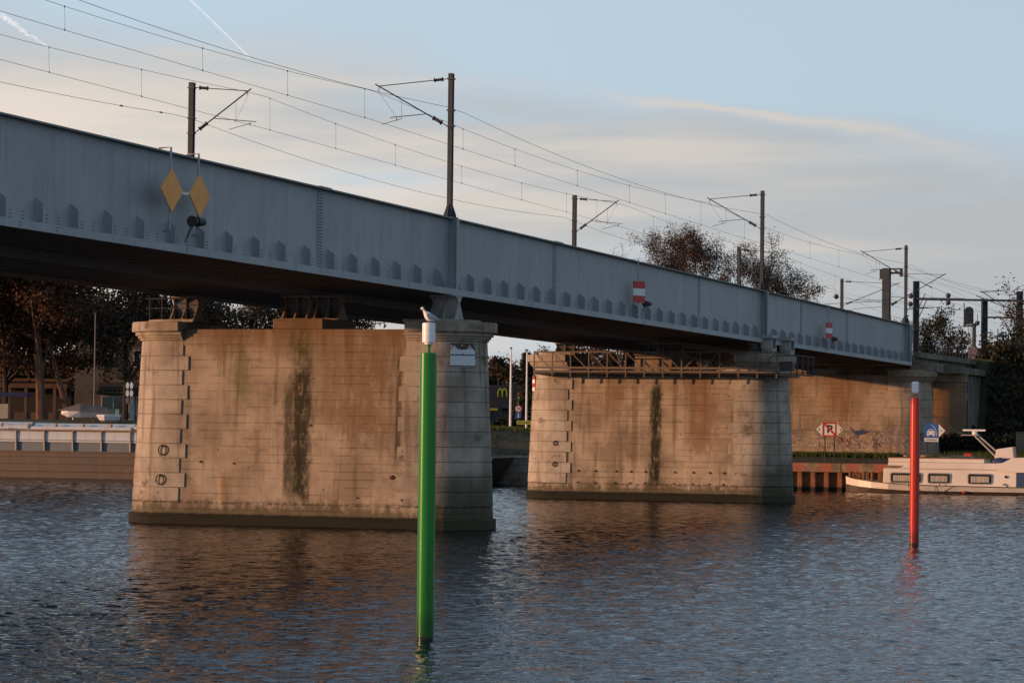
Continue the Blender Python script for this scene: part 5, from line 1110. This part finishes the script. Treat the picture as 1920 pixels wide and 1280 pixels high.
for (px, py, Y, rx, h_, lab) in ((1800,690,262,2.6,1.2,'scrub on the embankment below the railway signal'), (1850,690,262,2.6,1.3,'scrub right of the railway signal post'), (1900,700,258,3.2,1.6,'dark bush on the embankment at the right border'), (1945,700,256,3.2,2.4,'dark bush beyond the right border'),
        (1830,760,252,2.8,5.2,'dark hedge left of the pale lamp post on the slope'), (1880,760,250,3.0,6.0,'dark hedge right of the pale lamp post on the slope'), (1930,760,248,3.2,6.4,'dark hedge at the right border, halfway down the slope'), (1850,830,236,3.4,2.2,'low dark bush behind the houseboat radar'), (1905,830,234,3.4,2.4,'low dark bush behind the houseboat at the right border'), (1790,840,228,3.0,1.4,'low dark bush behind the blue car sign'), (1725,850,222,2.0,.8,'low weeds beside the third pier')):
    q = at(px, py, Y); s_, w_ = to_sw(q); bush(Vector((q.x, q.y, min(hgt(s_, w_)-.2, q.z-.3))), rx, 1.8, h_+.4, lab, LF_OLIVE, int(1500*rx), 80+i, .3, group=BG); i += 1
for k, (px, w2) in enumerate(((930,1.0),(948,.9),(969,1.0),(984,.8))): bush(gz_at(px, 243)+Vector((0,0,-.1)), w2, .8, .8, ['low shrub left of the left flagpole','low shrub at the foot of the left flagpole','low shrub between the flagpoles','low shrub under the yellow sign'][k], LF_GREEN, 700, 95+k, .18, group='low shrubs on the bank between the piers')
def undergrowth():
    r_ = random.Random(44); lf = MB()
    for _ in range(52000):
        s = r_.uniform(112, 125) if r_.random() < .8 else r_.uniform(125, 145); w = r_.uniform(-8.6, -27) if r_.random() < .85 else r_.uniform(9, 24)
        if s < 124 and w > -8.6 and w < 9: continue
        c = P(s, w, hgt(s, w)); k = .4+.8*abs(math.sin(s*.9+w*.7)); leaf(lf, c+Vector((0,0,r_.random()**1.5*k*1.5)), .42, r_)
    o = lf.build('undergrowth', LF_OLIVE); tag(o, 'dark ivy and brambles covering the embankment slope', 'undergrowth', kind='stuff')
undergrowth()
# far wooded skyline so that no bare horizon shows
m_ = MB(); r_ = random.Random(90); lf = MB()
for i in range(16000):
    w = r_.uniform(-200, 260); s = 340+r_.gauss(0, 14); h_ = 9+3*math.sin(w*.05)+2*math.sin(w*.13+1)+1.5*math.sin(w*.31)
    leaf(lf, P(s, w, 2+h_*r_.random()**.7), 1.3, r_)
o = lf.build('distant_wood', LF_OLIVE); tag(o, 'dark line of woodland along the far horizon', 'wood', kind='stuff')

# ---------------------------------------------------------------- buildings and small things on the far bank
def win(parent, x0, x1, y, z0, z1, fm, gm, mull=1):
    m_ = MB(); f = .07; m_.box(x0,x1,y-.05,y+.02,z0,z0+f); m_.box(x0,x1,y-.05,y+.02,z1-f,z1); m_.box(x0,x0+f,y-.05,y+.02,z0+f,z1-f); m_.box(x1-f,x1,y-.05,y+.02,z0+f,z1-f)
    for k in range(1, mull+1): xm = x0+(x1-x0)*k/(mull+1); m_.box(xm-.03,xm+.03,y-.045,y+.01,z0+f,z1-f)
    o = m_.build('window', fm, parent); m_ = MB(); m_.box(x0+f,x1-f,y-.01,y+.0,z0+f,z1-f); m_.build('pane', gm, o)
STUCCO = plain('pale_stucco', (.17,.155,.14), (.12,.11,.10), 1.2, .9); WOODB = plain('pavilion_wood', (.16,.09,.055), (.10,.06,.04), 2, .8, stretch=(1,1,.2)); ROOFD = plain('dark_roof', (.05,.035,.03), (.035,.03,.028), 2, .8)
DGL = plain('window_glass_dark', (.012,.014,.018), (.02,.02,.022), 1, .1)
q = gz_at(208, 268); hs = root('cafe_building', q, R(4), 'pale two storey house with dark awning and shop window behind the slim pole', 'house')
m_ = MB(); m_.box(-3.4,4.6,0,7,-.5,8.2); m_.build('wall', STUCCO, hs)
m_ = MB(); m_.hexa([(-3.8,-.4,8.2),(5,-.4,8.2),(5,7.4,8.2),(-3.8,7.4,8.2)], [(-3.8,3.4,10.2),(5,3.4,10.2),(5,3.6,10.2),(-3.8,3.6,10.2)]); m_.build('roof', ROOFD, hs)
win(hs, -.9, 1.3, 0, .6, 2.3, LAMPW, DGL); win(hs, 2.3, 3.4, 0, .6, 2.3, LAMPW, DGL, 0); win(hs, -1.0, .3, 0, 5.0, 6.6, LAMPW, DGL); win(hs, 2.0, 3.2, 0, 5.0, 6.6, LAMPW, DGL)
m_ = MB(); m_.box(1.35,2.15,-.06,.02,0,2.3); m_.build('door', WHT, hs)
m_ = MB(); m_.hexa([(-1.1,-1.4,2.75),(3.7,-1.4,2.75),(3.7,-.01,3.5),(-1.1,-.01,3.5)], [(-1.1,-1.4,2.83),(3.7,-1.4,2.83),(3.7,-.01,3.58),(-1.1,-.01,3.58)]); m_.box(-1.1,3.7,-1.43,-1.39,2.5,2.75); m_.build('awning', ROOFD, hs)
m_ = MB()
for k in range(9): m_.box(-.7+k*.4,-.52+k*.4,-1.45,-1.432,2.55,2.7)
m_.build('awning_fringe', plain('awning_gold', (.25,.18,.03)), hs)
q = gz_at(62, 262); pv = root('pavilion', q, R(2), 'low wooden pavilion with columns under the trees at the left border', 'pavilion')
m_ = MB(); m_.box(-3.8,3.0,0,4,2.9,3.5); m_.box(-4.0,3.2,-.3,4.2,3.5,3.75); m_.build('roof', WOODB, pv)
m_ = MB(); m_.box(-.14,.14,-.14,.14,-.3,2.9); me = m_.mesh('column', WOODB)
for x_ in (-3.6,-2.2,-.7,.9,1.9,2.85): inst('column', me, pv, (x_, .2, 0))
m_ = MB(); m_.box(-3.8,3.0,3.6,3.9,-.3,2.9); m_.build('back_wall', ROOFD, pv); m_ = MB(); m_.box(-3.7,2.9,.12,.26,-.3,.7); m_.build('parapet', WOODB, pv)
q = gz_at(20, 250); tn = root('market_tent', q, R(0), 'dark open sided tent with a beige side panel at the left border', 'tent')
m_ = MB(); m_.hexa([(-2.2,-1.2,2.0),(1.6,-1.2,2.0),(1.6,1.2,2.0),(-2.2,1.2,2.0)], [(-2.1,-.4,2.35),(1.5,-.4,2.35),(1.5,.4,2.35),(-2.1,.4,2.35)]); m_.build('canopy', NAVY, tn)
m_ = MB(); m_.tube([(0,0,-.3),(0,0,2.0)], .05, 6); me = m_.mesh('tent_pole', GALV)
for x_ in (-2.1,.6-.6,1.55): inst('tent_pole', me, tn, (x_, -1.1, 0))
m_ = MB(); m_.box(-2.1,-.05,-1.08,-1.04,.1,1.35); m_.build('side_panel', plain('beige_canvas', (.40,.36,.26), (.34,.3,.22), 2, .9), tn)
def simple_pole(px, ytop, Y, r0, label, cat, name, mt=GALV, ybase=None, cap=True):
    q = gz_at(px, Y) if ybase is None else at(px, ybase, Y); h_ = zpx(ytop, px, Y)-q.z; r_ = root(name, q, 0, label, cat)
    m_ = MB(); m_.tube([(0,0,-.1),(0,0,h_)], [r0, r0*.6], 8); m_.build('pole', mt, r_, smooth=True)
    if cap: m_ = MB(); m_.lathe([(.02,-.05),(.1,-.03),(.1,.08),(.02,.1)], 8, (0,0,h_)); m_.build('finial', DARKM, r_)
    return r_
fp = simple_pole(176, 588, 240, .075, 'slim pale pole rising in front of the trees on the left bank', 'pole', 'flagpole', STUCCO)
simple_pole(957, 653, 240, .11, 'white flagpole in front of the dark restaurant, left one of two', 'flagpole', 'flagpole', LAMPW)
simple_pole(987, 657, 240, .10, 'white flagpole beside the round speed sign, right one of two', 'flagpole', 'flagpole', LAMPW)
# covered motorboat, dinghy, yellow kayak and boat rack on the left bank
q = gz_at(165, 240); r_ = root('covered_boat', q+Vector((0,0,.15)), R(8), 'motorboat under a grey pointed tarpaulin on the left bank', 'boat')
m_ = MB(); xs_ = [-2.2,-1.6,-.6,.6,1.6]; vs = []
for i, x_ in enumerate(xs_):
    hw_ = [.05,.5,.8,.85,.8][i]; vs += [(x_,-hw_*.4,.1+(.25 if i==0 else 0)),(x_,-hw_,.62),(x_,hw_,.62),(x_,hw_*.4,.1+(.25 if i==0 else 0))]
m_.add(vs, [(4*j+c_,4*j+(c_+1)%4,4*j+4+(c_+1)%4,4*j+4+c_) for j in range(4) for c_ in range(4)]+[(3,2,1,0),(16,17,18,19)]); m_.build('hull', LAMPW, r_)
m_ = MB(); m_.add([(-2.6,0,.66),(-.6,-.95,.62),(2.3,-.9,.5),(-.7,0,1.25),(.8,0,1.1),(2.3,0,.75),(-.6,.95,.62),(2.3,.9,.5)], [(0,1,3),(1,4,3),(1,2,4),(2,5,4),(0,3,6),(3,4,6),(4,7,6),(4,5,7)]); m_.build('tarpaulin', plain('grey_tarp', (.12,.10,.095), (.08,.07,.065), 2, .9), r_)
q = gz_at(206, 238); r_ = root('dinghy', q+Vector((0,0,.2)), R(60), 'small white outboard dinghy right of the covered motorboat', 'boat')
m_ = MB(); m_.hexa([(-1.0,-.3,0),(.9,-.3,0),(.9,.3,0),(-1.0,.3,0)], [(-1.3,-.5,.5),(1.0,-.5,.5),(1.0,.5,.5),(-1.3,.5,.5)]); m_.build('hull', LAMPW, r_, bevel=.08)
m_ = MB(); m_.box(.95,1.25,-.2,.2,.3,1.0); m_.box(1.02,1.12,-.06,.06,-.3,.3); m_.build('outboard_motor', TEALG, r_)
q = gz_at(97, 237); m_ = MB(); m_.tube([(-1.3,0,.2),(-.9,0,.15),(0,0,.12),(.9,0,.15),(1.3,0,.2)], [.03,.17,.22,.17,.03], 8); o = m_.build('kayak', plain('yellow_plastic', (.50,.40,.04), (.45,.36,.04), 2, .4), None, q, R(5), smooth=True); tag(o, 'small yellow kayak lying on the bank behind the barge', 'kayak')
q = gz_at(30, 239); r_ = root('boat_rack', q, R(2), 'rack of long white rowing hulls at the left border above the barge', 'rack')
for k in range(3):
    m_ = MB(); m_.tube([(-3.5,0,.2+k*.25),(-2,0,.2+k*.25),(1.6,0,.2+k*.25),(2.2,0,.2+k*.25)], [.03,.11,.11,.03], 8); m_.build('rowing_hull', LAMPW, r_, smooth=True)
m_ = MB()
for x_ in (-2.6,-.5,1.5): m_.box(x_-.03,x_+.03,-.2,.2,-.1,.9)
m_.build('rack_frame', GALV, r_)
# round white oval signs beside the pier at the left
q = gz_at(242, 240); r_ = root('oval_sign', q, 0, 'two stacked small white oval signs beside the left edge of the first pier', 'sign')
for k, z in enumerate((2.3, 2.95, 1.7)):
    m_ = MB()
    for sg in (-.17,.17): m_.prism([(sg+.14*math.cos(R(a)), z+.28*math.sin(R(a))) for a in range(0,360,30)], lambda p: (p[0],-.03,p[1]), lambda p: (p[0],0,p[1]))
    m_.build('oval_plate', WHT if k < 2 else STUCCO, r_)
m_ = MB(); m_.tube([(0,.05,-.2),(0,.05,3.2)], .04, 6); m_.build('post', DARKM, r_)
fb = root('bank_fence', gz_at(85, 236), R(2), 'thin wire fence with posts along the left bank top', 'fence')
m_ = MB(); m_.tube([(0,0,-.1),(0,0,.95)], .03, 5); me = m_.mesh('post', GALV)
for k in range(10): inst('post', me, fb, (k*1.2-2.4, 0, 0))
for z in (.35,.65,.92): m_ = MB(); m_.tube([(-2.4,0,z),(8.4,0,z)], .012, 4); m_.build('wire', GALV, fb)
# restaurant with yellow arches
q = gz_at(934, 264); rs = root('restaurant', q, R(0), 'dark brown restaurant with yellow arches sign on its roof band, seen between the piers', 'building')
BRN = plain('dark_brown_cladding', (.045,.022,.016), (.035,.018,.014), 2, .7)
zr = zpx(722, 934, 264)-q.z; zr2 = zpx(764, 934, 264)-q.z
m_ = MB(); m_.box(-6,3.2,0,8,-.5,zr2); m_.build('wall', ROOFD, rs)
m_ = MB(); m_.hexa([(-6.5,-.5,zr2),(3.6,-.5,zr2),(3.6,8.5,zr2),(-6.5,8.5,zr2)], [(-6.1,-.2,zr),(3.0,-.2,zr),(3.0,8,zr),(-6.1,8,zr)]); m_.build('roof', BRN, rs)
m_ = MB(); m_.box(-5.9,3.1,-.58,-.52,zr2-.05,zr2+.08); m_.build('fascia', GALV, rs)
def arch(m_, x0, x1, zb2, ztop2):
    pts = [(x0+(x1-x0)*(.5-.5*math.cos(R(a))), -.52, zb2+(ztop2-zb2)*math.sin(R(a))**.62) for a in range(0, 181, 12)]; m_.tube(pts, [.06+.02*math.sin(R(a)) for a in range(0,181,12)], 6)
za, zb3 = zpx(744, 941, 264)-q.z, zpx(729, 941, 264)-q.z; xm = .36; kx = .41
m_ = MB(); arch(m_, xm-kx, xm, za, zb3); arch(m_, xm, xm+kx, za, zb3); m_.build('arches_logo', plain('logo_yellow', (.62,.50,.02), (.58,.46,.02), 2, .5), rs, smooth=True)
win(rs, -.9, .4, -.02, .4, 1.9, GALV, DGL); win(rs, 1.0, 2.6, -.02, .4, 1.9, GALV, DGL)
em, t, b = new_mat('lit_menu_yellow'); b.inputs['Base Color'].default_value = (.5,.36,.04,1); b.inputs['Emission Color'].default_value = (.9,.6,.06,1); b.inputs['Emission Strength'].default_value = .12
m_ = MB(); m_.box(-.75,-.05,-.1,-.08,1.35,1.75); m_.build('menu_board', em, rs)
m_ = MB(); m_.tube([(-.05,3,zr),(-.05,3,zr+.55)], .05, 6); m_.build('chimney_pipe', STUCCO, rs)
def roadsign():
    q = gz_at(972, 241); zc = zpx(766, 972, 241)-q.z; r_ = root('road_sign', q, 0, 'round red rimmed speed sign above a square blue sign between the flagpoles', 'road sign')
    m_ = MB(); m_.tube([(0,.05,0),(0,.05,zc)], .035, 6); m_.build('post', GALV, r_)
    ci = lambda rr: [(rr*math.cos(R(a)), zc+rr*math.sin(R(a))) for a in range(0,360,18)]
    m_ = MB(); m_.prism(ci(.31), lambda p: (p[0],-.02,p[1]), lambda p: (p[0],.02,p[1])); m_.build('rim', RED, r_); m_ = MB(); m_.prism(ci(.23), lambda p: (p[0],-.03,p[1]), lambda p: (p[0],-.021,p[1])); d_ = m_.build('disc', WHT, r_)
    text_mesh('speed_number', '30', .34, DARKM, d_, Matrix.Translation((0,-.035,zc)) @ Matrix.Rotation(R(90), 4, 'X'))
    z2 = zpx(778, 972, 241)-q.z; m_ = MB(); m_.box(-.24,.24,-.02,.02,z2-.24,z2+.24); m_.build('blue_plate', plain('plate_blue', (.03,.09,.30)), r_); m_ = MB(); m_.box(-.04,.04,-.03,-.021,z2-.17,z2+.15); m_.box(-.12,.12,-.03,-.021,z2-.2,z2-.17); m_.build('white_symbol', WHT, r_)
    q = gz_at(983, 239); z0 = zpx(792, 983, 239)-q.z; r_ = root('yellow_sign', q, 0, 'wide flat yellow notice board on low posts at the bank top', 'sign')
    m_ = MB(); m_.box(-.62,.62,-.02,.02,z0-.16,z0+.16); m_.build('board', plain('notice_yellow', (.42,.38,.05), (.38,.34,.05), 2, .6), r_); print_strip(r_, -.5, .5, -.022, z0, .11, DARKM, 12)
    m_ = MB(); m_.tube([(-.5,.04,-.2),(-.5,.04,z0)], .03, 5); m_.tube([(.5,.04,-.2),(.5,.04,z0)], .03, 5); m_.build('post', GALV, r_)
    q = gz_at(972, 243); z0 = zpx(745, 972, 243)-q.z; r_ = root('traffic_light', q, 0, 'dim traffic light with red and green lens above the speed sign', 'traffic light')
    m_ = MB(); m_.tube([(0,.1,0),(0,.1,z0+.3)], .05, 6); m_.build('post', DARKM, r_); m_ = MB(); m_.box(-.16,.16,-.1,.1,z0-.3,z0+.5); hb_ = m_.build('housing', DARKM, r_)
    for z_, c_ in ((z0+.32,(.35,.02,.02)),(z0-.02,(.25,.25,.03))): m_ = MB(); m_.tube([(0,-.1,z_),(0,-.13,z_)], .1, 10); m_.build('lens', plain('lens', c_), hb_)
roadsign()
# low wall behind the houseboat
lw = root('low_wall', P(108, -12, 0), RZ, 'low brownish wall on the bank behind the houseboat radar', 'wall')
m_ = MB(); m_.box(0,.3,-30,-1,2,4.35); m_.build('wall', concrete('low_wall_concrete', (.22,.17,.13), (.14,.11,.08), dark_water=False, seed=80), lw)
m_ = MB(); m_.box(-.05,.35,-30,-1,4.35,4.45); m_.build('coping', AC, lw)
# a parked car under the abutment
q = at(1752, 822, 236); cr = root('parked_car', Vector((q.x,q.y,2.6)), R(12), 'pale blue parked car half hidden behind the blue car sign', 'car')
CARP = plain('car_paint', (.14,.18,.22), (.12,.16,.2), 1, .25)
m_ = MB(); m_.prism([(-2.0,.3),(2.0,.3),(2.05,.75),(1.1,.9),(.5,1.38),(-.9,1.4),(-1.7,.95),(-2.05,.85)], lambda p: (p[0],-.8,p[1]), lambda p: (p[0],.8,p[1])); m_.build('body', CARP, cr, bevel=.06)
m_ = MB(); m_.prism([(-1.35,.95),(.95,.93),(.45,1.30),(-.85,1.32)], lambda p: (p[0],-.81,p[1]), lambda p: (p[0],-.802,p[1])); m_.build('window', DGL, cr)
for x_ in (-1.25,1.25):
    for y_ in (-.7,.7): m_ = MB(); m_.tube([(x_,y_-.1,.32),(x_,y_+.1,.32)], .32, 14); m_.build('wheel', DARKM, cr)

# ---------------------------------------------------------------- contrails high above
def contrail(p0, p1, D, r0, r1, label, seed, op, puff):
    a, b_ = at(*p0, D), at(*p1, D); m_ = MB(); n = 60; r_ = random.Random(seed); pts = []; rr = []
    for i in range(n+1): f = i/n; pts.append(a.lerp(b_, f)+Vector((r_.gauss(0,puff), 0, r_.gauss(0,puff)))); rr.append((r0+(r1-r0)*f)*(1+r_.uniform(-.12,.12)*(1 if puff else .2)))
    m_.tube(pts, rr, 12, cap=False)
    mt = bpy.data.materials.new('contrail_ice'); mt.use_nodes = True; t = NT(mt.node_tree); t.n.clear()
    e_ = t.n.new('ShaderNodeBsdfDiffuse'); e_.inputs[0].default_value = (.9,.9,.9,1); tl = t.n.new('ShaderNodeBsdfTranslucent'); tl.inputs[0].default_value = (.95,.92,.9,1); ad = t.n.new('ShaderNodeAddShader'); t.l.new(e_.outputs[0], ad.inputs[0]); t.l.new(tl.outputs[0], ad.inputs[1])
    tr_ = t.n.new('ShaderNodeBsdfTransparent'); mx = t.n.new('ShaderNodeMixShader'); lw_ = t.n.new('ShaderNodeLayerWeight'); lw_.inputs[0].default_value = .5
    nn = t.noise(t.obj(), 1/(r0*8), 3, .5); fac = t.m('MULTIPLY', t.m('POWER', t.m('SUBTRACT', 1, lw_.outputs[1]), 2.2), t.m('MULTIPLY', t.m('ADD', .35, t.m('MULTIPLY', t.ss(nn, .3, .7), .65)), op))
    t.put(mx.inputs[0], fac); t.l.new(tr_.outputs[0], mx.inputs[1]); t.l.new(ad.outputs[0], mx.inputs[2]); o_ = t.n.new('ShaderNodeOutputMaterial'); t.l.new(mx.outputs[0], o_.inputs[0])
    o = m_.build('contrail', mt, smooth=True); tag(o, label, 'contrail', 'contrails in the sky')
contrail((345,-12),(468,108), 9000, 5, 3.5, 'thin straight white contrail at the top left of the sky', 4, .20, 0)
contrail((-20,15),(92,90), 9000, 13, 5, 'short puffy contrail at the left border of the sky', 5, .24, 2)
